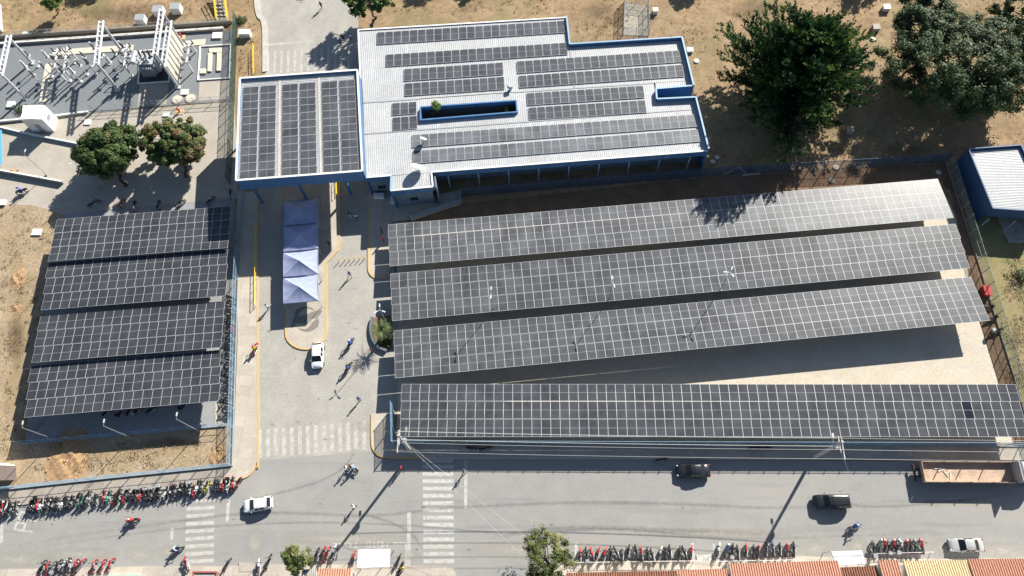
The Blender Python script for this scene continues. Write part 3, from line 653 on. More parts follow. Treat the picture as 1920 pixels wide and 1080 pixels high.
# ================================================================ TREES AND PLANTS
def leaf_mat(name, stops, trans=.25, rough=.6):
    m = bpy.data.materials.new(name); m.use_nodes = True; nt = m.node_tree; N = nt.nodes; L = nt.links; b = N['Principled BSDF']
    b.inputs['Roughness'].default_value = rough; b.inputs['Specular IOR Level'].default_value = .35
    at = N.new('ShaderNodeAttribute'); at.attribute_name = 'tint'; cr = N.new('ShaderNodeValToRGB')
    el = cr.color_ramp.elements
    while len(el) < len(stops): el.new(.5)
    for e, (p, c) in zip(el, stops): e.position = p; e.color = (*c, 1)
    L.new(at.outputs['Fac'], cr.inputs[0]); L.new(cr.outputs[0], b.inputs['Base Color'])
    tr = N.new('ShaderNodeBsdfTranslucent'); L.new(cr.outputs[0], tr.inputs[0]); mx = N.new('ShaderNodeMixShader'); mx.inputs[0].default_value = trans
    L.new(b.outputs[0], mx.inputs[1]); L.new(tr.outputs[0], mx.inputs[2]); L.new(mx.outputs[0], N['Material Output'].inputs[0])
    return m
M_mango = leaf_mat('mango_leaves', [(0, (.026, .052, .014)), (.35, (.052, .095, .022)), (.62, (.088, .128, .034)), (.78, (.15, .14, .05)), (1.0, (.20, .13, .06))])
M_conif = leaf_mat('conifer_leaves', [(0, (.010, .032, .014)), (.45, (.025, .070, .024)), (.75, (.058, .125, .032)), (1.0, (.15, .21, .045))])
M_grey_leaf = leaf_mat('grey_green_leaves', [(0, (.024, .046, .016)), (.5, (.055, .092, .032)), (.85, (.10, .135, .052)), (1.0, (.16, .18, .085))])
M_bright = leaf_mat('bright_leaves', [(0, (.025, .06, .012)), (.5, (.07, .14, .025)), (.85, (.15, .22, .04)), (1.0, (.25, .27, .06))])
M_olive = leaf_mat('olive_leaves', [(0, (.04, .06, .016)), (.5, (.10, .125, .035)), (.85, (.19, .20, .06)), (1.0, (.28, .26, .09))])
M_palm = leaf_mat('palm_leaves', [(0, (.04, .08, .025)), (.5, (.10, .15, .05)), (1.0, (.24, .27, .12))])
M_bark = mat('bark', (.10, .075, .055), .95, var=.3, scale=3, col2=(.06, .045, .035), bump=.6)
def leaves(name, c, s, nrm, asp, tint, m, parent, d=None):
    """one quad per leaf: centres c, sizes s, rough normals nrm; long axis d if given"""
    n = len(c)
    a = d if d is not None else RNG.normal(size=(n, 3))
    nrm = nrm/np.linalg.norm(nrm, axis=1, keepdims=True)
    if d is None: a = a-nrm*np.sum(a*nrm, axis=1, keepdims=True)
    a /= np.linalg.norm(a, axis=1, keepdims=True)+1e-9
    b = np.cross(nrm, a); b /= np.linalg.norm(b, axis=1, keepdims=True)+1e-9
    a = a*s[:, None]; b = b*(s*asp)[:, None]
    v = np.empty((n, 4, 3)); v[:, 0] = c-a; v[:, 1] = c+b-a*.1; v[:, 2] = c+a; v[:, 3] = c-b-a*.1
    off = OFF.get(parent.name, Vector((0, 0, 0))) if parent is not None else (0, 0, 0); v -= np.array(off)
    me = bpy.data.meshes.new(name); me.vertices.add(4*n); me.vertices.foreach_set('co', v.reshape(-1))
    me.loops.add(4*n); me.loops.foreach_set('vertex_index', np.arange(4*n, dtype=np.int32))
    me.polygons.add(n); me.polygons.foreach_set('loop_start', np.arange(0, 4*n, 4, dtype=np.int32)); me.polygons.foreach_set('loop_total', np.full(n, 4, dtype=np.int32))
    at = me.attributes.new('tint', 'FLOAT', 'FACE'); at.data.foreach_set('value', np.clip(tint, 0, 1).astype(np.float32))
    me.materials.append(m); me.update(calc_edges=True)
    return link(name, me, parent)
def trunk_mesh(b, base, top, r0, r1, seg=6, wob=.3):
    pts = [lerp(Vector(base), Vector(top), i/seg)+Vector((RNG.normal()*wob, RNG.normal()*wob, 0))*(math.sin(math.pi*i/seg)) for i in range(seg+1)]
    for i in range(seg): b.cyl(pts[i], pts[i+1], lerp(r0, r1, i/seg), lerp(r0, r1, (i+1)/seg), 9)
    return pts
def broad_tree(name, label, base, crown, rad, m, nclump, per, lsize, trunk=.35, hue=.5, hvar=.2, flush=0.0, cl=.22, group=None, hollow=.35, asp=.45, cat='tree', gap=0.0, soft=.6):
    """crown: centre of an uneven ellipsoid shell of leaf clumps; limbs run out to the clumps"""
    base = Vector(base); crown = Vector(crown); root = thing(name, label, cat, base, 0, group)
    cs = []; lob = [(RNG.normal(size=3), RNG.uniform(.75, 1.18)) for _ in range(9)]
    lob = [(d/np.linalg.norm(d), k) for d, k in lob]
    while len(cs) < nclump:
        d = RNG.normal(size=3); d /= np.linalg.norm(d)
        if d[2] < -.45: continue
        w = 1.0
        for ld, k in lob: w *= 1+(k-1)*max(0, d@ld)**3*1.0
        if gap and RNG.random() < gap*max(0, d@lob[0][0]): continue
        r = RNG.uniform(hollow, 1.0)**.5*w
        cs.append((np.array(crown)+d*np.array(rad)*r, d, r))
    C_, S_, Nn, T_ = [], [], [], []
    mr = min(rad)
    for c, d, r in cs:
        k = int(per*RNG.uniform(.5, 1.5)); e = RNG.normal(size=(k, 3)); e /= np.linalg.norm(e, axis=1, keepdims=True)+1e-9
        st3 = np.array([1, 1, .7])*RNG.uniform(.7, 1.35, 3); rr = cl*mr*RNG.uniform(.65, 1.35)*(RNG.uniform(.15, 1, size=(k, 1))**.4*(1-soft)+soft*np.abs(RNG.normal(size=(k, 1))*.5+.4))
        p = c+e*rr*st3+RNG.normal(size=(k, 3))*cl*mr*.22*soft; C_.append(p); S_.append(lsize*RNG.uniform(.7, 1.35, k))
        Nn.append(e*.7+d*.5+np.array([0, 0, .5])+RNG.normal(size=(k, 3))*.45)
        t0 = hue+RNG.normal()*hvar
        if flush and RNG.random() < flush: t0 = RNG.uniform(.75, 1.0)
        T_.append(t0+RNG.normal(size=k)*.10)
    leaves('crown', np.concatenate(C_), np.concatenate(S_), np.concatenate(Nn), asp, np.concatenate(T_), m, root)
    b = MB(); top = Vector((crown.x, crown.y, crown.z+rad[2]*.25)); fork = lerp(base, crown, .45)
    trunk_mesh(b, base, fork, trunk, trunk*.7); trunk_mesh(b, fork, top, trunk*.68, trunk*.2)
    b.build('trunk', M_bark, root)
    lb = MB()
    for c, d, r in cs[::max(1, nclump//16)]:
        st = lerp(fork, top, RNG.uniform(0, .6)); trunk_mesh(lb, st, Vector(c), trunk*.35, .04, 4, .35)
    lb.build('limbs', M_bark, root)
    return root
# two mango trees left of the canopy
broad_tree('mango_tree', 'rounded dark green mango tree with reddish new leaves, beside the white cabin', P(236, 350), P(202, 283, 4.3)+Vector((0, 0, 0)), (5.2, 4.8, 3.4), M_mango, 280, 190, .22, .3, .42, .13, .10, .21, 'mango trees', .12, soft=.2)
broad_tree('mango_tree', 'browner mango tree with bare trunk showing, nearer the entrance canopy', P(350, 332), P(333, 268, 4.3), (5.9, 4.4, 3.0), M_mango, 230, 190, .22, .28, .55, .14, .24, .21, 'mango trees', .12, gap=.25, soft=.25)
# big feathery conifer
def conifer(label, base, H, rmax, n):
    base = Vector(base); root = thing('conifer_tree', label, 'tree', base)
    b = MB(); trunk_mesh(b, base, base+Vector((0, 0, H)), .55, .06, 8, .15); b.build('trunk', M_bark, root)
    C_, S_, Nn, T_, D_ = [], [], [], [], []; br = MB()
    for i in range(n):
        t = ((i+RNG.uniform(0, 1))/n)**1.25; z = H*(.12+.86*t); a = i*2.39996+RNG.normal()*.35
        L = rmax*(1-t)**.50*RNG.uniform(.62, 1.10)*(.8+.2*math.sin(a*3+1.0)) + .5
        up = .15+.75*t; dv = np.array([math.cos(a), math.sin(a), up]); dv /= np.linalg.norm(dv)
        side = np.array([-math.sin(a), math.cos(a), 0]); p0 = np.array(base)+np.array([0, 0, z])
        hue = .45+RNG.normal()*.2
        br.cyl(p0, p0+dv*L*.9, .07*(1-t)+.03, .015, 5)
        ns = int(5+L*2.4)
        for k in range(ns):
            f = .22+.78*(k+RNG.uniform(0, 1))/ns; lat = RNG.normal()*.075*L*(1.1-f*.5)
            c = p0+dv*L*f+side*lat+np.array([0, 0, -.10*L*f*f+RNG.normal()*.25+.35])
            ax = dv*.9+side*np.sign(lat)*.55+np.array([0, 0, .35])+RNG.normal(size=3)*.25; ax /= np.linalg.norm(ax); pl = RNG.uniform(.65, 1.3)
            m_ = 26; u = RNG.uniform(-.5, .5, m_); q = RNG.normal(size=(m_, 3)); q -= np.outer(q@ax, ax); q /= np.linalg.norm(q, axis=1, keepdims=True)
            C_.append(c+np.outer(u*pl*1.6, ax)+q*(.13*(1-np.abs(u))[:, None])); S_.append(RNG.uniform(.18, .34, m_)); D_.append(q*.75+ax*.8)
            Nn.append(np.cross(q, ax)+RNG.normal(size=(m_, 3))*.4); T_.append(hue+(f-.6)*.35+u*.25+RNG.normal(size=m_)*.08+(.25 if f > .85 and RNG.random() < .25 else 0))  # tint rises outward: sunlit branch tips put into the leaf colour
    br.build('branches', M_bark, root)
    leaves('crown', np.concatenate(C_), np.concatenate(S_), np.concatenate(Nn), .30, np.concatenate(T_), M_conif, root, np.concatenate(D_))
    return root
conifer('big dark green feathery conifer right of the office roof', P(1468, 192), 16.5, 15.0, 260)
# loose grey-green trees at the upper right
broad_tree('leafy_tree', 'large loose grey-green tree in the upper right corner', P(1800, 205), P(1826, 122, 6.3), (12.2, 10.0, 4.8), M_grey_leaf, 560, 200, .19, .45, .5, .2, 0, .21, None, .15, soft=.75)
broad_tree('leafy_tree', 'darker leafy tree touching the left side of the big grey-green one', P(1735, 110), P(1728, 45, 7.0), (5.2, 5.5, 4.2), M_grey_leaf, 80, 230, .20, .3, .38, .15, 0, .2, None, .3)
broad_tree('leafy_tree', 'leafy tree cut by the right picture edge at the top', P(1925, 70), P(1935, 20, 7.5), (6, 5, 4.2), M_grey_leaf, 70, 220, .2, .3, .5, .18, 0, .2, None, .3)
# street and yard trees
broad_tree('leafy_tree', 'bright green tree at the top edge beside the north road', P(700, 42), P(694, -4, 5.0), (4.8, 3.8, 2.8), M_bright, 90, 170, .22, .22, .32, .2, 0, .22, None, .3)
broad_tree('leafy_tree', 'small bright green tree at the top left corner above the substation', P(108, 25), P(99, 3, 3.0), (2.0, 2.0, 1.8), M_bright, 26, 120, .20, .12, .5, .2, 0, .28, None, .3)
broad_tree('leafy_tree', 'yellow-green street tree at the bottom left of the moto taxi bay', P(562, 1072), P(556, 1048, 3.6), (1.7, 1.8, 1.6), M_olive, 34, 110, .17, .11, .62, .18, 0, .30, None, .3)
broad_tree('leafy_tree', 'airy olive street tree beside the lower row of motorcycles', P(1032, 1085), P(1026, 1042, 4.6), (3.6, 3.0, 2.3), M_olive, 75, 130, .14, .16, .5, .22, 0, .24, None, .2, gap=.3, soft=.9)
# trees just beyond the top edge, whose long shadows reach into view
for i, (px, py, h) in enumerate(((760, -75, 7), (850, -70, 8), (940, -78, 8), (1010, -85, 7), (640, -70, 6), (1330, -60, 7), (1200, -110, 7), (60, -80, 8), (230, -70, 8), (1640, -60, 7))):
    broad_tree('leafy_tree', 'tree beyond the top edge casting the %s long shadow from the left' % ordinal(i+1), P(px, py), P(px, py)+Vector((0, 0, h*.68)), (2.2 if i < 6 else 3.2, 2.2 if i < 6 else 3.0, h*.36), M_bright, 36, 90, .26, .2, .4, .2, 0, .3, 'trees beyond the top edge', .3)
# courtyard plants, bushes and the palm in its planter
def shrub(label, base, r, h, m, n=500, ls=.12, hue=.5, name='shrub'):
    base = Vector(base); root = thing(name, label, 'shrub', base); e = RNG.normal(size=(n, 3)); e /= np.linalg.norm(e, axis=1, keepdims=True); e[:, 2] = np.abs(e[:, 2])
    c = np.array(base)+e*np.array([r, r, h])*RNG.uniform(.3, 1, size=(n, 1))**.5*(1+.25*np.sin(e[:, :1]*7+e[:, 1:2]*5))
    leaves('foliage', c, ls*RNG.uniform(.7, 1.4, n), e+RNG.normal(size=(n, 3))*.5+np.array([0, 0, .5]), .4, hue+RNG.normal(size=n)*.2, m, root)
    MB().cyl(base, base+Vector((0, 0, h*.6)), .05, .02, 6).build('stem', M_bark, root)
    return root
b0 = P(812, 218, 0); broad_tree('courtyard_tree', 'small bright tree rising from the left end of the courtyard', P(826, 232), P(816, 203, 5.4), (1.0, 1.0, 1.3), M_bright, 16, 90, .13, .07, .55, .15, 0, .35)
broad_tree('courtyard_tree', 'tiny yellow-green plant at the right end of the courtyard', P(956, 214), P(950, 206, 4.4), (.5, .5, .6), M_bright, 8, 60, .10, .05, .9, .1, 0, .4)
for i, (px, py, r, h, hue, lb) in enumerate(((452, 40, 1.1, .8, .3, 'low bush beside the yellow stairs'), (40, 207, 1.2, .5, .6, 'weeds behind the white cabin'), (1725, 188, 1.0, .9, .2, 'spiky dark bush in the shade between the two big trees'),
                     (1912, 520, 1.3, 1.6, .25, 'dark rounded bush on the dry grass by the right edge'), (300, 700, .5, .4, .2, None))):
    if lb: shrub(lb, P(px, py), r, h, M_grey_leaf, 500, .13, hue)
M_clod = mat('orange_clay', (.40, .255, .135), .95, var=.3, scale=2.0, col2=(.32, .20, .105), bump=.8)
def clod_heap(label, px, py, n, sx, sy, r0=.55):
    """a low crumbling mound with loose clods of all sizes strewn over and around it"""
    base = P(px, py); t = thing('earth_heap', label, 'earth heap', base); b = MB(); g = 18; vs = []
    ph = RNG.uniform(0, 6, 6)
    for j in range(g+1):
        for i in range(g+1):
            x, y = (i/g*2-1)*2.1*sx, (j/g*2-1)*2.1*sy; rr = math.hypot(x/(2.1*sx), y/(2.1*sy))
            h = max(0, 1-rr**1.4)*(.35+.3*math.sin(x*2.1+ph[0])*math.cos(y*1.7+ph[1])+.18*math.sin(x*5+ph[2])*math.sin(y*4.4+ph[3]))*r0*1.5+RNG.normal()*.05*max(0, 1-rr)
            vs.append((x, y, max(-.04, h)-.03))
    b.add(vs, [(j*(g+1)+i, j*(g+1)+i+1, (j+1)*(g+1)+i+1, (j+1)*(g+1)+i) for j in range(g) for i in range(g)]).build('mound', M_clod, t, world=False)
    for i in range(n):
        x, y = RNG.normal()*sx*.95, RNG.normal()*sy*.95; r = r0*RNG.uniform(.12, .6)**1.2; bm = bmesh.new(); bmesh.ops.create_icosphere(bm, subdivisions=1, radius=r)
        for v in bm.verts: v.co *= 1+.3*RNG.normal(); v.co.z *= .7
        me = bpy.data.meshes.new('clod'); bm.to_mesh(me); bm.free(); me.materials.append(M_clod)
        o = link('clod', me, t); o.location = (x, y, .12*r0*max(0, 1-math.hypot(x/sx, y/sy)/2)); o.rotation_euler = (0, 0, RNG.uniform(0, 6))
    return t
clod_heap('heap of orange clay clods in the dry plot beside the street fence', 128, 860, 90, 1.5, 2.3, .55)
clod_heap('small orange earth pile in the fence corner of the dry plot', 408, 858, 24, .6, .9, .45)
clod_heap('orange earth lumps at the left of the carport shade', 34, 522, 16, .6, .9, .5)
clod_heap('second orange lump left of the carports', 30, 577, 8, .4, .35, .4)
def palm(label, base, h, n, L):
    base = Vector(base); root = thing('palm', label, 'palm', base); b = MB()
    trunk_mesh(b, base, base+Vector((0, 0, h)), .22, .16, 5, .05); b.build('trunk', M_bark, root); top = np.array(base)+np.array([0, 0, h])
    for i in range(n):
        a = 2*math.pi*i/n*2.3+RNG.normal()*.2; el = RNG.uniform(.0, 1.1); C_, N_, D_, S_ = [], [], [], []; pts = []
        ln = L*RNG.uniform(.75, 1.1)
        for k in range(14):
            f = k/13; r = ln*f; z = ln*(math.sin(el)*f-.55*f*f); p = top+np.array([math.cos(a)*r*math.cos(el*.7), math.sin(a)*r*math.cos(el*.7), z]); pts.append(p)
            for sgn in (-1, 1):
                sd = np.array([-math.sin(a), math.cos(a), 0])*sgn; q = sd*.8+np.array([math.cos(a), math.sin(a), -.25])*.6; w = .42*math.sin(math.pi*min(1, f*.9+.12))
                C_.append(p+q*w*.6); D_.append(q); N_.append(np.array([0, 0, 1.0])+sd*.4); S_.append(max(.06, w*.6))
        o = leaves('frond', np.array(C_), np.array(S_), np.array(N_), .16, .55+RNG.normal(size=len(C_))*.2, M_palm, root, np.array(D_))
    return root

# ground cover nobody could count: dry weeds and small stones on the bare soil
M_weed = leaf_mat('dry_weeds', [(0, (.05, .06, .02)), (.4, (.12, .11, .045)), (.75, (.24, .19, .10)), (1.0, (.34, .27, .16))], .15, .9)
ZONES = [((1075, -60, 1960, 30), 2.2), ((1300, 20, 1960, 290), 3.2), ((1080, 30, 1320, 80), .9), ((700, -60, 1070, 25), 1.2), ((0, -40, 440, 50), 2.6), ((-20, 390, 95, 860), 2.2), ((60, 830, 430, 885), 1.8), ((1880, 420, 1960, 800), 2.4), ((448, 0, 478, 140), .5), ((900, 335, 1780, 385), 1.0), ((1800, 270, 1960, 420), .8)]
tot = sum(z[1] for z in ZONES); C_, S_, N_, T_ = [], [], [], []; stones = MB()
for (x0, y0, x1, y1), w in ZONES:
    for _ in range(int(5200*w/tot)):
        cx, cy = RNG.uniform(x0, x1), RNG.uniform(y0, y1)
        g = math.sin(cx*.05+1.3*math.sin(cy*.04))+math.sin(cy*.07+cx*.021)
        if g < RNG.normal()*.8-.1: 
            continue
        c = P(cx, cy); k = int(RNG.integers(5, 14)); r = RNG.uniform(.12, .45); p = np.array(c)+RNG.normal(size=(k, 3))*np.array([r, r, .03]); p[:, 2] = RNG.uniform(.02, .14, k)
        C_.append(p); S_.append(RNG.uniform(.06, .16, k)); N_.append(RNG.normal(size=(k, 3))*.6+np.array([0, 0, .6])); T_.append(np.full(k, .62+RNG.normal()*.22)+RNG.normal(size=k)*.1)
    for _ in range(int(900*w/tot)):
        c = P(RNG.uniform(x0, x1), RNG.uniform(y0, y1)); r = RNG.uniform(.04, .16); q = RNG.uniform(0, 6)
        stones.add([c+Vector((r*math.cos(q+a)*RNG.uniform(.6, 1.2), r*math.sin(q+a)*RNG.uniform(.6, 1.2), -.02)) for a in (0, 1.57, 3.14, 4.71)]+[c+Vector((r*.2, 0, r*.8))], [(0, 1, 4), (1, 2, 4), (2, 3, 4), (3, 0, 4)])
o = leaves('dry_weeds', np.concatenate(C_), np.concatenate(S_), np.concatenate(N_), .35, np.concatenate(T_), M_weed, None); tag(o, 'dry weeds scattered over the bare soil', 'weeds', kind='stuff')
tag(stones.build('loose_stones', mat('pale_stone', (.45, .40, .33), .95, var=.3, scale=3, col2=(.32, .27, .2))), 'small loose stones strewn over the bare soil', 'stones', kind='stuff')
# ================================================================ FENCES, POLES, SUBSTATION
def fence_panel_mesh(L, h, z0, pitch, w, rails, frame=.04):
    b = MB(); n = max(2, int(L/pitch))
    for i in range(n+1):
        x = L*i/n; b.add([(x-w/2, -.008, z0), (x+w/2, -.008, z0), (x+w/2, .008, z0), (x-w/2, .008, z0), (x-w/2, -.008, h), (x+w/2, -.008, h), (x+w/2, .008, h), (x-w/2, .008, h)],
                         [(0, 1, 5, 4), (1, 2, 6, 5), (2, 3, 7, 6), (3, 0, 4, 7), (4, 5, 6, 7)])
    for r in rails: b.box((L/2, 0, r), (L, frame*1.2, frame))
    return b
def fence(label, pts, h, m, pm=None, spacing=2.5, pitch=.11, w=.02, base=.0, rails=None, plinth=0.0, name='mesh_fence', postw=.08):
    pts = [Vector((p[0], p[1], 0)) for p in pts]; mid = lerp(pts[0], pts[-1], .5)
    t = thing(name, label, 'fence', mid, 0, 'fences'); pm = pm or m; off = OFF[t.name]
    pme = MB().box((0, 0, (h+.1)/2), (postw, postw, h+.1)).mesh('post', pm)
    def post(p): o = link('post', pme, t); o.location = p-off
    post(pts[0])
    for a, b in zip(pts[:-1], pts[1:]):
        d = b-a; L = d.length; n = max(1, round(L/spacing)); rz = math.atan2(d.y, d.x)
        me = fence_panel_mesh(L/n, h, base+plinth, pitch, w, rails or (base+plinth+.06, h*.55, h-.03)).mesh('mesh_panel', m)
        for i in range(n):
            o = link('mesh_panel', me, t); o.location = lerp(a, b, i/n)-off; o.rotation_euler = (0, 0, rz); post(lerp(a, b, (i+1)/n))
        if plinth: MB().bar(a+Vector((0, 0, plinth/2)), b+Vector((0, 0, plinth/2)), .16, plinth).build('plinth', M_conc, t)
    return t
fence('blue mesh fence above the parked motorcycle row on the left street', PP([(-70, 928), (0, 920), (215, 896.5), (436, 874)]), 2.2, M_steelblue, plinth=.3)
fence('blue mesh fence beside the driveway sidewalk, left of the tents', PP([(436, 874), (441, 700), (447, 527), (454, 400), (459, 362)]), 2.2, M_steelblue, plinth=.2)
fence('low blue railing at the street end of the left carports', PP([(40, 833), (230, 816), (424, 799)]), 1.7, M_steelblue, spacing=2.6, pitch=.6, w=.03, plinth=.15)
fence('dark green mesh fence between substation and entrance canopy', PP([(446, 38), (441, 150), (436, 300), (432, 345)]), 2.4, M_green, w=.03, pitch=.10)
M_navy = mat('dark_blue_fence_paint', (.03, .075, .15), .6)
fence('dark blue fence between the office and the palest carport', PP([(866, 368), (1316, 331), (1774, 304)]), 2.4, M_navy, M_navy, w=.05)
M_gfence = mat('grey_green_fence_paint', (.20, .235, .22), .6)
fence('grey mesh fence running down the right side of the long carports', PP([(1774, 304), (1832, 488), (1900, 705), (1938, 838)]), 2.4, M_gfence, M_grey, spacing=2.2, w=.025, plinth=.15)
fence('long blue street fence below the straight carport', PP([(740, 834), (1240, 836), (1938, 838)]), 2.8, M_steelblue, w=.02, pitch=.12, spacing=2.0, plinth=.2)
fence('short blue fence return at the street corner of the carports', PP([(738, 762), (740, 833)]), 2.8, M_steelblue, w=.05, plinth=.2)
fence('angled blue-grey fence on a low wall below the office porch', PP([(772, 414), (812, 400), (864, 383), (864, 366)]), 1.5, M_steelblue, w=.04, plinth=.6)
fence('square wire cage on the dirt right of the office', PP([(1168, 66), (1216, 68), (1214, 10), (1170, 4), (1168, 66)]), 2.0, M_grey, w=.03, pitch=.16)
slab('cage_floor', PP([(1169, 65), (1215, 67), (1213, 11), (1171, 5)]), -.05, .02, mat('cage_sand', (.36, .33, .27), .95, var=.2, scale=1.5, col2=(.24, .22, .17)))
fence('wire fence along the top of the substation gravel', PP([(-60, 76), (200, 60), (436, 44)]), 1.6, M_grey, w=.012, pitch=.2, plinth=.7)
fence('wire fence along the lower side of the substation', PP([(165, 209), (250, 203), (366, 194), (432, 190)]), 1.5, M_grey, w=.012, pitch=.2)
# low walls of the yard at left
M_bluewall = mat('pale_blue_wall', (.42, .52, .58), .85, var=.15, scale=1.0, col2=(.34, .42, .48))
def low_wall(label, pts, h, t, m, name='low_wall'):
    pts = PP(pts); b = ribbon(pts, t, -.05, h); c = lerp(pts[0], pts[-1], .5); th = thing(name, label, 'wall', c)
    b.build('wall_body', m, th); ribbon(pts, t+.08, h, h+.06).build('coping', M_white_wall, th); return th
low_wall('white low wall along the lower edge of the gravel yard', [(-60, 236), (0, 229), (105, 219), (166, 211)], .35, .22, M_white_wall)
low_wall('pale blue low wall from the cabin to the mango tree', [(0, 240), (50, 252), (100, 262), (146, 271)], .45, .18, M_bluewall)
low_wall('long low wall beside the lane at the far left', [(-60, 312), (0, 322), (60, 333), (120, 344)], .7, .18, M_conc)
low_wall('retaining wall above the substation gravel at the top left', [(-60, 90), (0, 84), (220, 69), (420, 55)], .45, .35, M_conc)
# utility poles with cross-arms, insulators and wires along the street
M_pole = mat('concrete_pole', (.46, .45, .43), .9, var=.15, scale=1.5, col2=(.38, .37, .35))
M_wire = mat('bare_wire', (.50, .50, .48), .5, metal=.3)
def utility_pole(label, px, py, h=11.0):
    p = P(px, py); t = thing('utility_pole', label, 'pole', p, 0, 'street utility poles')
    MB().cyl(p, p+Vector((0, 0, h)), .23, .15, 12).build('shaft', M_pole, t)
    for k, z in enumerate((h-.25, h-1.1)):
        MB().bar(p+Vector((-.0, -2.2 if k == 0 else -1.1, z)), p+Vector((0, .6 if k == 0 else .9, z)), .12, .12).build('cross_arm', M_pole, t)
        for y in ((-2.1, -1.0, .4) if k == 0 else (-.9, 0.7)):
            MB().cyl(p+Vector((0, y, z)), p+Vector((0, y, z+.3)), .07, .04, 8).build('insulator', M_white_wall, t)
    MB().box(p+Vector((.35, 0, h-3.2)), (.35, .5, .7)).build('junction_box', M_grey, t)
    MB().tube([p+Vector((0, 0, h-4.2)), p+Vector((.3, .7, h-3.7)), p+Vector((.35, 1.3, h-3.6))], .04).box(p+Vector((.36, 1.55, h-3.6)), (.25, .55, .12)).build('street_lamp', M_metal, t)
    return p, h
U1, _h = utility_pole('concrete utility pole at the corner between driveway and street', 772, 848)
U2, _h = utility_pole('concrete utility pole near the black car at the right', 1523, 860)
def sag(a, b, s, n=14): return [lerp(a, b, i/n)-Vector((0, 0, s*4*(i/n)*(1-i/n))) for i in range(n+1)]
def wire(label, a, b, s=.5, r=.022, name='overhead_wire'):
    t = MB().tube(sag(a, b, s), r, 4).build(name, M_wire); return tag(t, label, 'wire', 'overhead wires')
U0 = P(-160, 890); U3 = P(2350, 866)
for k, (y, nm) in enumerate(((-2.1, 'street-side'), (-1.0, 'middle'), (.4, 'fence-side'))):
    z = Vector((0, y, 10.9+.18)); wire('%s wire between the two utility poles' % nm, U1+z, U2+z, .7)
    wire('%s wire running right from the utility pole by the black car' % nm, U2+z, U3+z, .8)
z = Vector((0, .7, 9.9)); wire('lower wire between the two utility poles', U1+z, U2+z, .6, .03)
z = Vector((0, 0, 8.2)); wire('thick telephone cable between the two utility poles', U1+z, U2+z, .5, .04)
wire('service drop from the corner pole to the airy olive tree side', U1+Vector((0, 0, 9.4)), P(1040, 1100, 5.0), .5, .012)
wire('service drop from the corner pole to the tiled roofs', U1+Vector((0, 0, 9.4)), P(1130, 1120, 4.0), .5, .012)
wire('service drop from the right pole to the silver car side', U2+Vector((0, 0, 9.4)), P(1700, 1130, 4.0), .5, .012)
# lamp posts
M_lampgrey = mat('lamp_grey', (.52, .53, .54), .6)
def lamp_head(b, hd, c, d):
    d = Vector(d).normalized(); b.tube([c, c+d*.45+Vector((0, 0, .12))], .035); hd.bar(c+d*.4+Vector((0, 0, .13)), c+d*.9+Vector((0, 0, .17)), .18, .07)
def lamp_post(label, px, py, h, dirs, scale=1.0):
    p = P(px, py); t = thing('lamp_post', label, 'lamp post', p, 0, 'lamp posts'); b = MB(); b.cyl(p, p+Vector((0, 0, h)), .065*scale, .04*scale, 10).build('pole', M_metal, t)
    MB().box(p+Vector((0, 0, .15)), (.35, .35, .3)).build('base', M_conc, t)
    for a in dirs:
        ar, hd = MB(), MB(); lamp_head(ar, hd, p+Vector((0, 0, h)), (math.cos(R(a)), math.sin(R(a)), 0)); ar.build('arm', M_metal, t); hd.build('lamp', M_lampgrey, t)
    return t
for (x, y), l in zip(((103, 824), (246, 821), (374, 809)), ('leftmost', 'middle', 'rightmost')): lamp_post('%s of the three white lamp posts below the left carports' % l, x, y, 7.3, (90,))
lamp_post('three-armed lamp post in the planter beside the palm', 731, 617, 7.6, (95, 215, 335))
for (px, py, dd, l) in ((927, 592, (88, 268), 'leftmost'), (1140, 573, (98, 278), 'middle'), (1343, 556, (60, 180, 300), 'rightmost')):
    lamp_post('%s of three lamp posts rising between the slanting long carports' % l, px, py, 8.6, dd)
lamp_post('bent lamp post in the yard below the white cabin', 88, 328, 6.0, (80,))
lamp_post('dark lamp post leaning over the yard left of the mango tree', 186, 352, 7.0, (180,))
# yellow hand rails and bollards
def rail(label, pts, h=1.0, sp=1.5):
    pts = PP(pts); t = thing('hand_rail', label, 'railing', pts[0], 0, 'yellow railings'); 
    for z in (h, h*.55):
        b = MB(); b.tube([q+Vector((0, 0, z)) for q in pts], .045, 6); b.build('rail_tube', M_yrail, t)
    for a, b_ in zip(pts[:-1], pts[1:]):
        n = max(1, round((b_-a).length/sp))
        for i in range(n+1): q = lerp(a, b_, i/n); MB().cyl(q, q+Vector((0, 0, h)), .04, .04, 6).build('post', M_yrail, t)
    return t
rail('yellow hand rail on the driveway kerb left of the tents', [(482, 425), (481, 575)])
rail('yellow hand rail beside the north road kerb', [(477, 88), (478, 142)])
rail('yellow barrier rail under the canopy at the island', [(632, 338), (633, 368)])
rail('yellow barrier rail by the porch', [(700, 338), (702, 360), (728, 358)])
for i in range(6):
    p = P(lerp(638, 684, i/5), 489-i*.8) if i else P(636, 491); t = thing('bollard', 'yellow bollard, %s from the left of six across the driveway' % ordinal(i+1), 'bollard', p, 0, 'yellow driveway bollards')
    MB().cyl(p, p+Vector((0, 0, .8)), .06, .06, 8).build('post', M_yrail, t); MB().ellip(p+Vector((0, 0, .8)), (.08, .08, .06), 8, 4).build('cap', M_yrail, t)
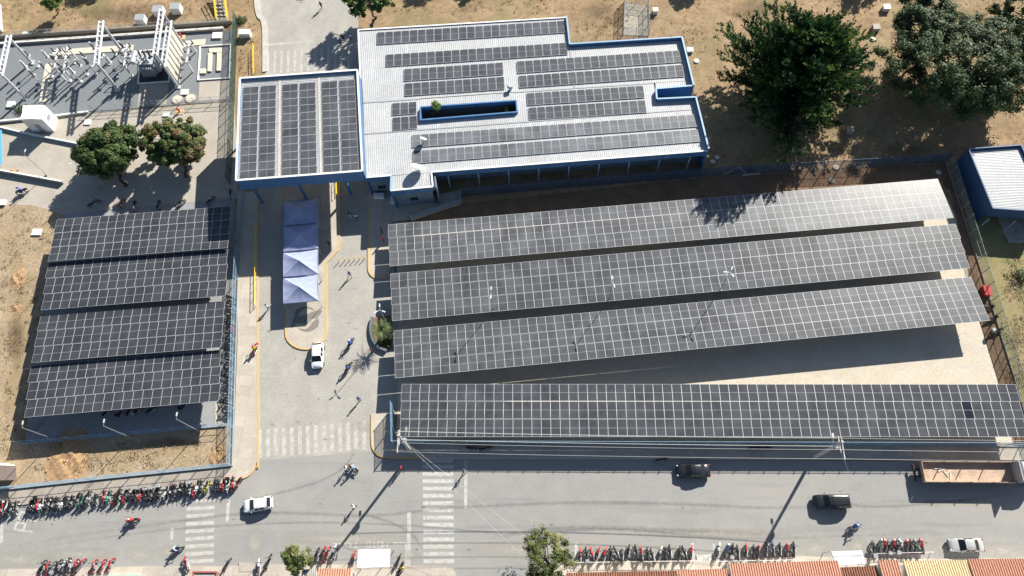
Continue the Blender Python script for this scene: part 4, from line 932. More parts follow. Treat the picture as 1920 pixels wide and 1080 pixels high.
# planter with the palm
pl = [P(x, y) for x, y in [(736, 588)]+[(q[0], q[1]) for q in arc(736, 623, 42, 36, 200, 90, 10)][::1]+[(744, 655)]]
t = thing('planter', 'round dark planter wall around the palm at the driveway edge', 'planter', P(725, 625))
pts = PP([(699, 596), (696, 612), (697, 628), (702, 642), (712, 653), (726, 659)]); ribbon(catmull(pts, 4), .35, 0, .55).build('planter_wall', mat('slate_wall', (.13, .15, .18), .8, var=.2, scale=2), t)
sheet('soil', PP([(700, 597), (698, 612), (699, 627), (704, 640), (713, 650), (727, 656), (735, 655), (735, 592)]), .3, M_darksoil, parent=t)
palm('bushy palm in the round planter beside the long carports', P(720, 630, .3), 2.4, 30, 2.3)
shrub('low green plants under the palm in the planter', P(722, 645, .3), .9, .4, M_bright, 350, .12, .35)
# tents on the island
M_tent = mat('blue_tent_fabric', (.30, .34, .50), .7, var=.08, scale=.8, col2=(.255, .295, .45))
def tent(label, c4, ze, zp, m):
    A = [P(x, y, ze) for x, y in c4]; c = (A[0]+A[1]+A[2]+A[3])/4; t = thing('canopy_tent', label, 'tent', (c.x, c.y, 0), 0, 'blue pop-up tents')
    top = Vector((c.x, c.y, zp)); b = MB(); n = 7; vs = []; fs = []
    for k in range(4):
        a, d = A[k], A[(k+1) % 4]; b0 = len(vs)
        for i in range(n+1):
            for j in range(n+1):
                e = lerp(a, d, j/n); p = lerp(top, e, i/n); f = (i/n); e2 = 4*(j/n)*(1-j/n)
                p.z -= .16*math.sin(math.pi*f)*.8+.12*e2*f; p.z += .02*math.sin(9*j/n*3+k)*f; vs.append(p)
        for i in range(n):
            for j in range(n): q = b0+i*(n+1)+j; fs.append((q, q+n+1, q+n+2, q+1))
    b.add(vs, fs).build('roof_fabric', m, t, smooth=False)
    for k in range(4):
        a, d = A[k], A[(k+1) % 4]; o = ((a+d)/2-c); o.z = 0; o = o.normalized()*.0
        vb = [a+Vector((0, 0, -.01)), d+Vector((0, 0, -.01)), d+Vector((0, 0, -.28)), a+Vector((0, 0, -.28))]; MB().add(vb, [(0, 1, 2, 3)]).build('valance', m, t)
    for q in A:
        q = lerp(q, Vector((c.x, c.y, ze)), .01); MB().bar((q.x, q.y, .12), (q.x, q.y, ze-.02), .06, .06).build('leg', M_metal, t)
    for i in (0, 1): MB().bar(lerp(A[i], A[i+2], .03)-Vector((0, 0, .1)), top-Vector((0, 0, .22)), .04, .04).build('strut', M_metal, t)
    return t
for y0, y1, l in ((520, 569, 'blue pop-up tent nearest the round end of the traffic island'), (472.5, 519, 'second blue pop-up tent from the round island end'), (424, 471.5, 'blue pop-up tent half in canopy shade'), (377, 423, 'blue pop-up tent wholly in the shade by the canopy')):
    tent(l, ((531, y0+2), (595.5, y0-5), (596.5, y1-6), (531, y1)), 2.55, 3.55, M_tent)
# ---------------------------------------------------------------- substation
M_swhite = mat('substation_white', (.56, .57, .58), .6, var=.1, scale=2.0, col2=(.47, .48, .49))
M_insul = mat('brown_porcelain', (.06, .045, .04), .3)
def gantry(label, b0, b1, h, beams):
    A, B = P(*b0), P(*b1); t = thing('gantry', label, 'gantry', lerp(A, B, .5), 0, 'substation gantries')
    for p in (A, B): MB().cyl(p, p+Vector((0, 0, h)), .26, .20, 10).box(p+Vector((0, 0, .1)), (.9, .9, .2)).build('column', M_swhite, t)
    for z in beams:
        b = MB(); d = (B-A).normalized(); n = Vector((-d.y, d.x, 0))*.35; L = (B-A).length
        for s in (-1, 1): b.bar(A+n*s-d*.5+Vector((0, 0, z)), B+n*s+d*.5+Vector((0, 0, z)), .22, .3)
        for i in range(int(L/1.0)+1): q = lerp(A, B, i*1.0/L)+Vector((0, 0, z)); b.bar(q-n, q+n, .14, .24)
        b.build('beam', M_swhite, t)
    for f in (.2, .5, .8):
        q = lerp(A, B, f)+Vector((0, 0, beams[0])); MB().cyl(q, q-Vector((.5, 0, .9)), .10, .08, 8).build('insulator_string', M_insul, t)
    return t
gantry('white substation gantry in the middle of the gravel yard', (228, 95), (221, 168), 7.0, (6.8,))
gantry('white substation gantry at the far left of the gravel yard', (60, 118), (47, 184), 6.6, (6.4,))
gantry('tall white gantry with two beams over the transformer wall', (344, 86), (334, 163), 8.6, (8.4, 5.6))
gantry('white gantry cut by the left picture edge', (-70, 125), (-85, 190), 6.6, (6.4,))
tw = thing('fire_wall', 'cream concrete fire wall of upright panels beside the transformer', 'wall', P(339, 124)); wa, wb = P(343.4, 90), P(334.8, 158)
M_cream = mat('cream_concrete', (.56, .52, .43), .9, var=.1, scale=.7, col2=(.49, .455, .37))
for i in range(6): MB().bar(lerp(wa, wb, i/6+.012)+Vector((0, 0, 2.5)), lerp(wa, wb, (i+1)/6-.012)+Vector((0, 0, 2.5)), .26, 5.0).build('wall_panel', M_cream, tw)
for i in range(1, 6): MB().bar(lerp(wa, wb, i/6-.02)+Vector((0, 0, 2.6)), lerp(wa, wb, i/6+.02)+Vector((0, 0, 2.6)), .42, 5.2).build('stiffener', M_grey, tw)
def instrument(label, px, py, h=2.3, big=False):
    p = P(px, py); t = thing('insulator_stand', label, 'insulator', p, 0, 'substation insulator stands'); z = Vector((0, 0, 1))
    MB().cyl(p, p+z*h, .09, .08, 8).box(p+z*.08, (.55, .55, .16)).build('stand', M_swhite, t); b = MB()
    for i in range(7): b.cyl(p+z*(h+.12+i*.17), p+z*(h+.2+i*.17), .21 if big else .17, .11, 10)
    b.cyl(p+z*h, p+z*(h+1.35), .09, .08, 8).build('insulator', M_insul if not big else M_grey, t)
    MB().cyl(p+z*(h+1.33), p+z*(h+1.65), .17, .14, 10).box(p+z*h, (.6, .6, .12)).build('cap', M_swhite, t); return p+z*(h+1.6)
tops = []
IS = [(107, 127), (98, 144), (78, 158), (72, 125), (64, 142), (132, 152), (122, 134), (164, 140), (152, 153), (181, 139), (172, 124), (205, 120), (222, 137), (243, 106), (247, 143), (232, 122), (140, 118), (190, 108)]
for i, (x, y) in enumerate(IS):
    row = 'left' if x < 112 else ('middle' if x < 186 else 'right')
    tops.append(instrument('white and brown insulator stand, %s counted from the left edge of the gravel' % ordinal(sorted(IS).index((x, y))+1), x, y, 2.3 if i % 3 else 2.8, i % 4 == 0))
def portal(label, b0, b1, h=3.2):
    A, B = P(*b0), P(*b1); t = thing('switch_frame', label, 'switch frame', lerp(A, B, .5), 0, 'substation switch frames'); z = Vector((0, 0, h)); d = (B-A).normalized(); n = Vector((-d.y, d.x, 0))
    for p in (A, B): MB().bar(p, p+z, .2, .2).build('leg', M_swhite, t)
    MB().bar(A+z-d*.3, B+z+d*.3, .28, .22).build('beam', M_swhite, t)
    for f in (.1, .5, .9):
        q = lerp(A, B, f)+z
        for s in (-1, 1): MB().cyl(q+n*s*.6, q+n*s*.6+Vector((0, 0, .9)), .13, .09, 8).bar(q, q+n*s*.75, .14, .1).build('insulator', M_insul, t)
        MB().bar(q+n*.7+Vector((0, 0, .9)), q-n*.7+Vector((0, 0, .9)), .05, .05).build('blade', M_metal, t)
    return t
portal('white switch frame in the left half of the gravel yard', (146, 112), (140, 152)); portal('white switch frame left of it over the cream trench', (128, 116), (123, 150))
portal('white switch frame right of the middle gantry', (256, 108), (250, 146)); portal('low white frame right of the fire wall', (368, 98), (362, 135), 2.6)
# transformer in its pit
tr = thing('power_transformer', 'grey power transformer with radiators and bushings in a white kerbed pit', 'transformer', P(286, 130)); tc0 = P(287, 132); z = Vector((0, 0, 1))
M_trgrey = mat('transformer_grey', (.42, .45, .48), .5, var=.08, scale=2)
MB().box(tc0+z*1.5, (2.6, 2.0, 2.6)).box(tc0+z*2.85, (2.8, 2.2, .12)).build('tank', M_trgrey, tr)
for s in (-1, 1):
    b = MB()
    for i in range(8): b.box(tc0+Vector((-1.0+i*.29, s*1.45, 1.5)), (.09, .75, 2.1))
    b.bar(tc0+Vector((-1.1, s*1.45, 2.5)), tc0+Vector((1.15, s*1.45, 2.5)), .14, .14).build('radiator', M_trgrey if s < 0 else M_grey, tr)
MB().cyl(tc0+Vector((-1.7, -1.2, 3.4)), tc0+Vector((-1.7, 1.2, 3.4)), .42, .42, 14).build('conservator', M_trgrey, tr)
for i in range(3):
    for s in (-1, 1):
        q = tc0+Vector((-.8+i*.8, s*.55, 2.9)); b = MB().cyl(q, q+Vector((0, s*.3, 1.3)), .12, .08, 8)
        for k in range(5): b.cyl(q+Vector((0, s*.05*k, .2+.2*k)), q+Vector((0, s*.05*k, .27+.2*k)), .2, .12, 8)
        b.build('bushing', M_insul if s > 0 else M_swhite, tr)
MB().box(tc0+Vector((1.6, -.3, 1.2)), (.5, .9, 1.5)).build('control_box', M_swhite, tr)
sheet('pit_floor', PP([(262, 98), (316, 94), (318, 154), (261, 158)]), .006, mat('oil_pit', (.045, .05, .06), .8), parent=tr)
tag(ribbon(PP([(264, 97), (318, 93), (318, 154), (260, 158)]), .28, 0, .3, True).build('kerb', M_white_wall, tr))
tag(ribbon(PP([(376, 88), (433, 84), (431, 147), (372, 151)]), .28, 0, .22, True).build('kerb', M_white_wall), kind='structure')
for q, zt in (([(393, 92), (416, 91), (416, 99), (393, 100)], .25), ([(391, 101), (399, 101), (397, 135), (390, 135)], .28), ([(408, 100), (416, 100), (415, 134), (407, 134)], .28), ([(376, 131), (387, 130), (387, 139), (376, 139)], .3)):
    slab('foundation', PP(q), 0, zt, M_cream)
def trench(pts, w=1.3, name='trench_cover'): return tag(ribbon(PP(pts), w, 0, .12).build(name, M_cream), kind='structure')
trench([(99, 100), (150, 96), (250, 90)]); trench([(345, 82), (385, 79)]); trench([(92, 120), (86, 150), (80, 192)], 1.1)
slab('driveway_slab', PP([(262, 160), (317, 156), (312, 196), (258, 200)]), 0, .03, M_conc); slab('driveway_slab', PP([(374, 154), (431, 150), (431, 186), (372, 190)]), 0, .03, M_conc)
for i, (px, py, l) in enumerate(((333, 187, 'round concrete manhole cover left of its twin in the substation'), (358, 185, 'round concrete manhole cover right of its twin in the substation'), (1306, 115, 'white round manhole cover on the dirt right of the office'), (1344, 296, 'grey round cover nearest the office corner'), (1336, 304, 'second grey round cover by the office corner'), (1636, 74, 'white round cover in the dirt between the big trees'), (1567, 314, 'white round cover on the fence strip above the pale carport'), (1759, 324, 'round tank lid at the fence corner'), (1559, 339, 'open round drain ring beside the pale carport'))):
    p = P(px, py); t = thing('manhole_cover', l, 'manhole', p); r = .95 if i < 2 else .45
    MB().cyl(p+Vector((0, 0, -.05)), p+Vector((0, 0, .16)), r, r, 20).build('ring', M_conc if i not in (2, 5, 6) else M_white_wall, t); MB().cyl(p+Vector((0, 0, .12)), p+Vector((0, 0, .19)), r*.8, r*.8, 18).build('lid', M_cream if i < 8 else M_black, t)
def box_thing(name, label, cat, px, py, sx, sy, h, m, top=None, rz=0.0, lid=True):
    p = P(px, py); t = thing(name, label, cat, p, 0); MB().box(p+Vector((0, 0, h/2)), (sx, sy, h), rz).build('body', m, t)
    MB().box(p+Vector((0, 0, h+.04)), (sx+.1, sy+.1, .08), rz).build('lid', top or m, t); return t
for px, py, sx, sy, h, l in ((268, 42, 1.6, 1.3, 1.3, 'white valve box, lowest of three above the substation'), (301, 26, 1.7, 1.5, 1.3, 'white valve box under the tall gantry beam'), (334, 22, 1.7, 1.4, 1.4, 'white valve box nearest the yellow stairs'), (50, 66, .9, .7, .4, 'small white block beside the top left wall'),
                          (165, 230, 1.0, .9, .12, 'white inspection slab above the left mango tree'), (408, 68, 1.6, 1.2, .25, 'white grated box in the top right of the gravel'), (347, 174, 1.2, 1.0, .2, 'cream square cover above the round manholes'), (312, 215, 1.0, .8, .12, 'pale slab below the transformer drive'),
                          (22, 197, 1.2, 1.1, .25, 'cream pit frame at the far left of the gravel'), (1228, 24, .8, .8, .8, 'white box beside the wire cage'), (1293, 96, 1.0, .8, .4, 'white block by the upper right office corner'), (1660, 18, 1.1, 1.0, .7, 'white valve box at the top right on dry ground'), (1640, 56, 1.1, 1.1, .8, 'grey concrete box between the two big trees'),
                          (1591, 248, .9, .9, .8, 'dark cement box in the shade below the conifer'), (70, 436, 1.4, 1.0, .15, 'pale slab lying on the dry plot left of the carports'), (7, 381, .9, .9, .3, 'small drain box by the left edge'), (462, 68, 1.9, 1.0, 1.1, 'white cabinet beside the north road kerb'), (742, 378, 1.4, 1.1, .9, 'left air conditioner unit below the porch'), (762, 377, 1.4, 1.1, .9, 'right air conditioner unit below the porch'), (712, 371, 1.6, .6, .9, 'white bench box left of the air conditioners')):
    box_thing('utility_box', l, 'box', px, py, sx, sy, h, M_white_wall if 'grey' not in l and 'dark' not in l else M_conc, M_grey if h > 1 and 'cabinet' not in l else None)
for px, py, l in ((341, 70, 'red hose reel on a tan pad at the top of the substation'), (337, 210, 'red hose reel on a tan pad below the substation fence')):
    p = P(px, py); t = thing('hose_reel', l, 'hose reel', p); MB().box(p+Vector((0, 0, .04)), (1.3, 1.1, .08)).build('pad', mat('tan_pad', (.50, .38, .22), .9), t)
    MB().cyl(p+Vector((0, 0, .08)), p+Vector((0, 0, .9)), .12, .12, 10).ellip(p+Vector((0, 0, .9)), (.2, .2, .15), 10, 5).cyl(p+Vector((-.3, 0, .6)), p+Vector((.3, 0, .6)), .09, .09, 8).build('hydrant', M_red, t)
# cabin
cz = 3.6; cq4 = [P(43, 198, cz), P(83, 197, cz), P(80, 224, cz), P(41, 222, cz)]; cc = (cq4[0]+cq4[2])/2
cab = thing('white_cabin', 'white boxy control cabin at the lower left of the substation', 'cabin', (cc.x, cc.y, 0))
ra = (cq4[1]-cq4[0]); rzc = math.atan2(ra.y, ra.x); sx = (cq4[1]-cq4[0]).length; sy = (cq4[3]-cq4[0]).length
MB().box((cc.x, cc.y, cz/2), (sx, sy, cz), rzc).build('body', M_white_wall, cab)
ribbed(cq4[0]+z*.03, cq4[1]+z*.03, cq4[2]+z*.03, cq4[3]+z*.03, .3, .03, 'roof_sheet', M_white_wall, cab)
ex = Matrix.Rotation(rzc, 3, 'Z') @ Vector((1, 0, 0)); ey = Matrix.Rotation(rzc, 3, 'Z') @ Vector((0, 1, 0)); cv = Vector((cc.x, cc.y, 0))
MB().box(cv+ex*(sx/2)+z*2.2, (.06, 1.0, .8), rzc).build('louvre', M_grey, cab); MB().box(cv-ey*(sy/2)+z*1.1, (.9, .06, 2.1), rzc).build('door', M_grey, cab)
# yellow steel stairs at the top
st = thing('steel_stairs', 'yellow steel stairs at the top left of the north road', 'stairs', P(418, 20))
for x in (408, 428): a, b = P(x, 40), P(x-1, -12); MB().tube([a+z*1.0, b+z*2.6], .06).tube([a+z*.55, b+z*2.1], .05).bar(a+z*.1, b+z*1.6, .06, .25).build('stringer', M_yrail, st)
for i in range(9):
    f = (i+.5)/9; a, b = lerp(P(408, 40), P(407, -12), f), lerp(P(428, 40), P(427, -12), f); MB().bar(a+z*(.1+1.5*f), b+z*(.1+1.5*f), .34, .06).build('tread', M_grey, st)
# strip building at the far left top and blue wall at the left edge
t = thing('white_building', 'white building sliver at the top left corner', 'building', P(-40, 30)); MB().prism(PP([(-160, 0), (2, 10), (6, 60), (-160, 75)]), 0, 3.0).build('body', M_white_wall, t); MB().prism(PP([(-158, 3), (0, 13), (3, 57), (-158, 71)]), 3.0, 3.1).build('roof', M_roof, t)
t = thing('blue_awning', 'bright blue awning cut by the left edge below the substation', 'awning', P(-15, 275)); MB().prism(PP([(-90, 238), (3, 244), (4, 308), (-90, 300)], 2.4), 2.35, 2.45).build('sheet', mat('sky_blue_sheet', (.10, .38, .62), .5), t)
for x, y in ((2, 248), (2, 312), (-60, 300)): p = P(x, y); MB().cyl(p, p+z*2.35, .05, .05, 6).build('post', M_metal, t)
# ================================================================ VEHICLES
M_glass = mat('car_glass', (.012, .015, .018), .08, spec=.6)
M_rim = mat('alloy_rim', (.40, .41, .42), .35, metal=.7)
M_lamp = mat('clear_lamp', (.40, .41, .42), .15)
M_tail = mat('red_lamp', (.35, .01, .01), .2)
M_tail2 = M_tail
def paint(name, c): return mat(name, c, .32, var=.02, scale=2, coat=.35)
def wheel_mesh(r, w):
    b = MB(); n = 18; vs = []; prof = [(-w/2, r*.62), (-w/2, r*.93), (-w*.36, r), (w*.36, r), (w/2, r*.93), (w/2, r*.62)]
    for i in range(n):
        t = 2*math.pi*i/n
        for y, q in prof: vs.append((math.cos(t)*q, y, math.sin(t)*q))
    k = len(prof); b.add(vs, [(i*k+j, i*k+j+1, ((i+1) % n)*k+j+1, ((i+1) % n)*k+j) for i in range(n) for j in range(k-1)])
    h = MB(); h.cyl((0, -w*.42, 0), (0, w*.42, 0), r*.62, r*.62, 14); 
    return b.mesh('tyre', M_dark), h.mesh('rim', M_rim)
def car(label, loc, rz, st, body, wheels, r=.31, glassrows=None, extra=None, name='car', cat='car'):
    """loft of stations (x, z_bottom, z_belt, z_top, half width, half roof width, tag); tags mark the glazed bays"""
    root = thing(name, label, cat, loc, rz, 'cars')
    def sec(s):
        x, zb, be, tp, w, wt = s[:6]
        return [(x, -w*.86, zb), (x, -w, zb+.16), (x, -w*1.0, lerp(zb, be, .62)), (x, -w*.965, be), (x, -wt, tp-.05), (x, -wt*.6, tp), (x, 0, tp+.015), (x, wt*.6, tp), (x, wt, tp-.05), (x, w*.965, be), (x, w, lerp(zb, be, .62)), (x, w, zb+.16), (x, w*.86, zb)]
    S = [sec(s) for s in st]; m = 13; groups = {}
    for i in range(len(st)-1):
        tg = st[i][6]
        for j in range(m-1):
            side = j in (3, 8); top = 4 <= j <= 7; g = 'body'
            if tg == 'W' and (top): g = 'windscreen'
            elif tg == 'B' and (top): g = 'rear_window'
            elif tg in ('G', 'g') and side: g = 'side_window'
            elif tg in ('W', 'B') and side: g = 'body'
            groups.setdefault((g, (j > 5) if g == 'side_window' else 0), []).append((i, j))
    for (g, k), fs in groups.items():
        b = MB(); idx = {}
        for i, j in fs:
            q = []
            for a, c in ((i, j), (i, j+1), (i+1, j+1), (i+1, j)):
                if (a, c) not in idx: idx[(a, c)] = len(b.v); b.v.append(S[a][c])
                q.append(idx[(a, c)])
            b.f.append(tuple(q)); b.m.append(0)
        if g == 'body':
            for a, rev in ((0, False), (len(st)-1, True)):
                base = len(b.v); b.v += S[a]; f = tuple(range(base, base+m)); b.f.append(f if rev else f[::-1]); b.m.append(0)
        o = b.build(g, M_glass if g != 'body' else body, root, world=False, smooth=True)
    ty, ri = wheel_mesh(r, .2)
    for x in wheels:
        for sgn in (-1, 1):
            o = link('wheel', ty, root); o.location = (x, sgn*(st[len(st)//2][4]-.07), r); q = link('rim', ri, o)
    xf = st[0][0]; xb = st[-1][0]; w = st[2][4]
    for sgn in (-1, 1):
        MB().ellip((xf-.16, sgn*w*.74, .66), (.18, .16, .10), 10, 6).build('headlight', M_lamp, root, world=False, smooth=True)
        MB().ellip((xb+.06, sgn*w*.80, .85), (.10, .13, .14), 10, 6).build('taillight', M_tail, root, world=False, smooth=True)
        wx = [s for s in st if s[6] == 'W'][0]
        MB().ellip((wx[0]-.25, sgn*(wx[4]+.10), wx[2]+.08), (.08, .11, .07), 8, 5).build('mirror', body, root, world=False, smooth=True)
    MB().box((xf-.06, 0, .45), (.14, w*1.5, .14)).build('grille', M_black, root, world=False)
    if extra: extra(root)
    return root
def hatch(L, W, Hh): 
    k = L/3.7; w = W/2; h = Hh/1.5
    return [(x*k, zb, be*h, tp*h, hw*w, ht*w, t) for x, zb, be, tp, hw, ht, t in (
        (1.85, .34, .55, .57, .70, .60, ''), (1.76, .22, .68, .73, .90, .80, ''), (1.45, .2, .80, .86, .97, .84, ''), (1.0, .2, .87, .94, 1, .84, 'W'), (.30, .2, .92, 1.42, 1, .74, 'G'), (-.22, .2, .93, 1.49, 1, .74, ''), (-.30, .2, .93, 1.49, 1, .74, 'G'),
        (-.95, .2, .95, 1.47, 1, .73, ''), (-1.30, .2, .96, 1.41, .99, .71, 'B'), (-1.68, .22, .94, 1.02, .96, .74, ''), (-1.80, .28, .78, .84, .90, .74, ''), (-1.85, .38, .6, .63, .80, .68, ''))]
def sedan(L, W, Hh):
    k = L/4.5; w = W/2; h = Hh/1.48
    return [(x*k, zb, be*h, tp*h, hw*w, ht*w, t) for x, zb, be, tp, hw, ht, t in (
        (2.25, .34, .55, .57, .70, .60, ''), (2.14, .22, .68, .73, .90, .80, ''), (1.75, .2, .80, .86, .97, .84, ''), (1.05, .2, .87, .94, 1, .84, 'W'), (.35, .2, .92, 1.40, 1, .73, 'G'), (-.15, .2, .93, 1.48, 1, .73, ''), (-.23, .2, .93, 1.48, 1, .73, 'G'),
        (-.85, .2, .94, 1.44, 1, .72, 'B'), (-1.50, .2, .96, 1.06, 1, .78, ''), (-2.05, .22, .94, 1.02, .96, .78, ''), (-2.2, .28, .78, .84, .90, .74, ''), (-2.25, .38, .6, .63, .80, .68, ''))]
def suv(L, W, Hh):
    k = L/4.6; w = W/2; h = Hh/1.7
    return [(x*k, zb, be*h, tp*h, hw*w, ht*w, t) for x, zb, be, tp, hw, ht, t in (
        (2.3, .40, .65, .68, .74, .64, ''), (2.2, .28, .82, .88, .92, .82, ''), (1.8, .26, .95, 1.02, .98, .86, ''), (1.15, .26, 1.02, 1.08, 1, .86, 'W'), (.55, .26, 1.06, 1.60, 1, .76, 'G'), (0, .26, 1.07, 1.68, 1, .76, ''), (-.08, .26, 1.07, 1.68, 1, .76, 'G'),
        (-1.0, .26, 1.09, 1.68, 1, .76, ''), (-1.1, .26, 1.09, 1.67, 1, .76, 'G'), (-1.95, .26, 1.10, 1.58, .98, .74, 'B'), (-2.2, .28, 1.05, 1.12, .95, .76, ''), (-2.3, .40, .8, .84, .86, .74, ''))]
def pickup(L, W, Hh):
    k = L/4.4; w = W/2; h = Hh/1.5
    return [(x*k, zb, be*h, tp*h, hw*w, ht*w, t) for x, zb, be, tp, hw, ht, t in (
        (2.2, .34, .55, .57, .74, .64, ''), (2.1, .24, .70, .75, .92, .82, ''), (1.7, .22, .82, .87, .98, .85, ''), (1.0, .22, .88, .94, 1, .85, 'W'), (.42, .22, .92, 1.42, 1, .74, 'G'), (-.1, .22, .93, 1.48, 1, .74, ''), (-.5, .22, .93, 1.46, 1, .74, 'B'),
        (-.78, .22, .93, .98, 1, .92, ''), (-1.5, .22, .93, .97, 1, .93, ''), (-2.12, .24, .92, .96, .98, .92, ''), (-2.2, .34, .80, .83, .94, .86, ''))]
Wt = paint('car_white', (.74, .75, .76)); Bk = paint('car_black', (.012, .013, .016)); Sv = paint('car_silver', (.36, .365, .37)); Bl = paint('car_pale_blue', (.45, .56, .66))
car('white hatchback parked beside the round end of the traffic island', P(597.5, 669), R(-86), hatch(3.9, 1.72, 1.5), Wt, (1.22, -1.2))
car('white hatchback driving left on the street below the motorcycle row', P(487, 947), R(189), hatch(3.9, 1.72, 1.52), Wt, (1.22, -1.2))
car('black sedan at the kerb under the straight carport fence', P(1298, 884), R(180), sedan(4.5, 1.8, 1.5), Bk, (1.35, -1.4))
def roof_rails(root):
    for s in (-.45, .45): MB().bar((.3, s, 1.72), (-1.6, s, 1.68), .05, .05).build('roof_rail', M_black, root, world=False)
car('black sport utility vehicle in the middle of the street at the right', P(1556, 942), R(181), suv(4.75, 1.85, 1.72), Bk, (1.4, -1.4), .34, extra=roof_rails)
def tub(root): MB().box((-1.45, 0, .98), (1.25, 1.2, .03)).build('bed_cover', mat('bed_grey', (.22, .22, .225), .6), root, world=False)
car('silver saloon parked at the south kerb near the tiled roofs', P(1806, 1023), R(180), sedan(4.3, 1.7, 1.42), Sv, (1.3, -1.3))
# flatbed truck with rusty tray
M_rust = mat('rusty_tray', (.46, .345, .255), .9, var=.35, scale=1.0, col2=(.36, .25, .175), bump=.2, detail=7); mix_layers(M_rust, [((.56, .45, .34), .9, .55, .72, (1, 1, 1), .7), ((.16, .09, .06), 1.4, .62, .75, (1, 1, 1), .6)])
def truck():
    c = P(1803, 889); rz = R(-.8); root = thing('flatbed_truck', 'long truck with rusty open tray parked at the right kerb', 'truck', c, rz); B = lambda *a, **k: MB().box(*a, **k)
    L, W, z0 = 11.6, 2.55, 1.15; B((0, 0, z0), (L, W, .12)).build('tray_floor', M_rust, root, world=False)
    for s in (-1, 1):
        for i in range(4): B((-L/2+L*(i+.5)/4, s*(W/2+.03), z0+.38), (L/4-.05, .06, .72)).build('side_board', M_rust, root, world=False)
        for i in range(5): 
            if i: B((-L/2+L*i/4, s*(W/2+.08) if i < 4 else s*(W/2+.02), z0+(.9 if s > 0 and i < 4 else .45)), (.09, .09, 1.9 if s > 0 and i < 4 else 1.0)).build('stake', M_black, root, world=False)
    B((-L/2-.03, 0, z0+.38), (.06, W, .72)).build('tail_board', M_rust, root, world=False)
    B((L/2+.12, 0, z0+1.0), (.14, W+.1, 2.1)).build('head_board', mat('grey_planks', (.36, .34, .33), .8, var=.2, scale=3), root, world=False)
    for s in (-.45, .45): B((.4, s, .85), (L+2.2, .14, .28)).build('chassis_rail', M_black, root, world=False)
    B((-L/2-.75, 0, .8), (.2, 2.2, .25)).build('rear_bumper', M_black, root, world=False)
    for s in (-1, 1): B((-L/2-.8, s*.95, .95), (.08, .14, .10)).build('taillight', M_tail, root, world=False)
    ty, ri = wheel_mesh(.5, .32)
    for x in (-4.6, -3.4, -2.2, 4.0, 7.9):
        for s in (-1, 1): o = link('wheel', ty, root); o.location = (x, s*1.05, .5); link('rim', ri, o)
    cb = MB(); vs = []
    for x, w, zt in ((6.6, 1.2, 2.7), (7.9, 1.2, 2.75), (8.6, 1.15, 2.6), (8.95, 1.1, 1.5), (9.0, 1.05, .7)): vs += [(x, -w, .7), (x, -w, zt-.15), (x, -w*.85, zt), (x, w*.85, zt), (x, w, zt-.15), (x, w, .7)]
    fs = [(i*6+j, i*6+j+1, (i+1)*6+j+1, (i+1)*6+j) for i in range(4) for j in range(5)]+[(0, 1, 2, 3, 4, 5)[::-1], tuple(24+j for j in range(6))]; cb.add(vs, fs).build('cab', Bl, root, world=False)
    MB().add([(8.63, -1.0, 2.5), (8.63, 1.0, 2.5), (8.97, .98, 1.55), (8.97, -.98, 1.55)], [(0, 1, 2, 3)]).build('windscreen', M_glass, root, world=False)
    for k, (x, y, a) in enumerate(((-3.2, .25, 20), (-2.7, -.2, -60), (-2.3, .05, 35), (-2.2, -.5, 80), (-3.6, .5, 5))):
        t = thing('timber_offcut', '%s pale timber offcut from the tail on the truck tray' % ordinal(k+1), 'timber', c+Matrix.Rotation(rz, 3, 'Z') @ Vector((x, y, z0+.09)), R(a), 'timber offcuts on the tray'); MB().box((0, 0, .03), (.9, .12, .06)).build('plank', M_cream, t, world=False)
truck()
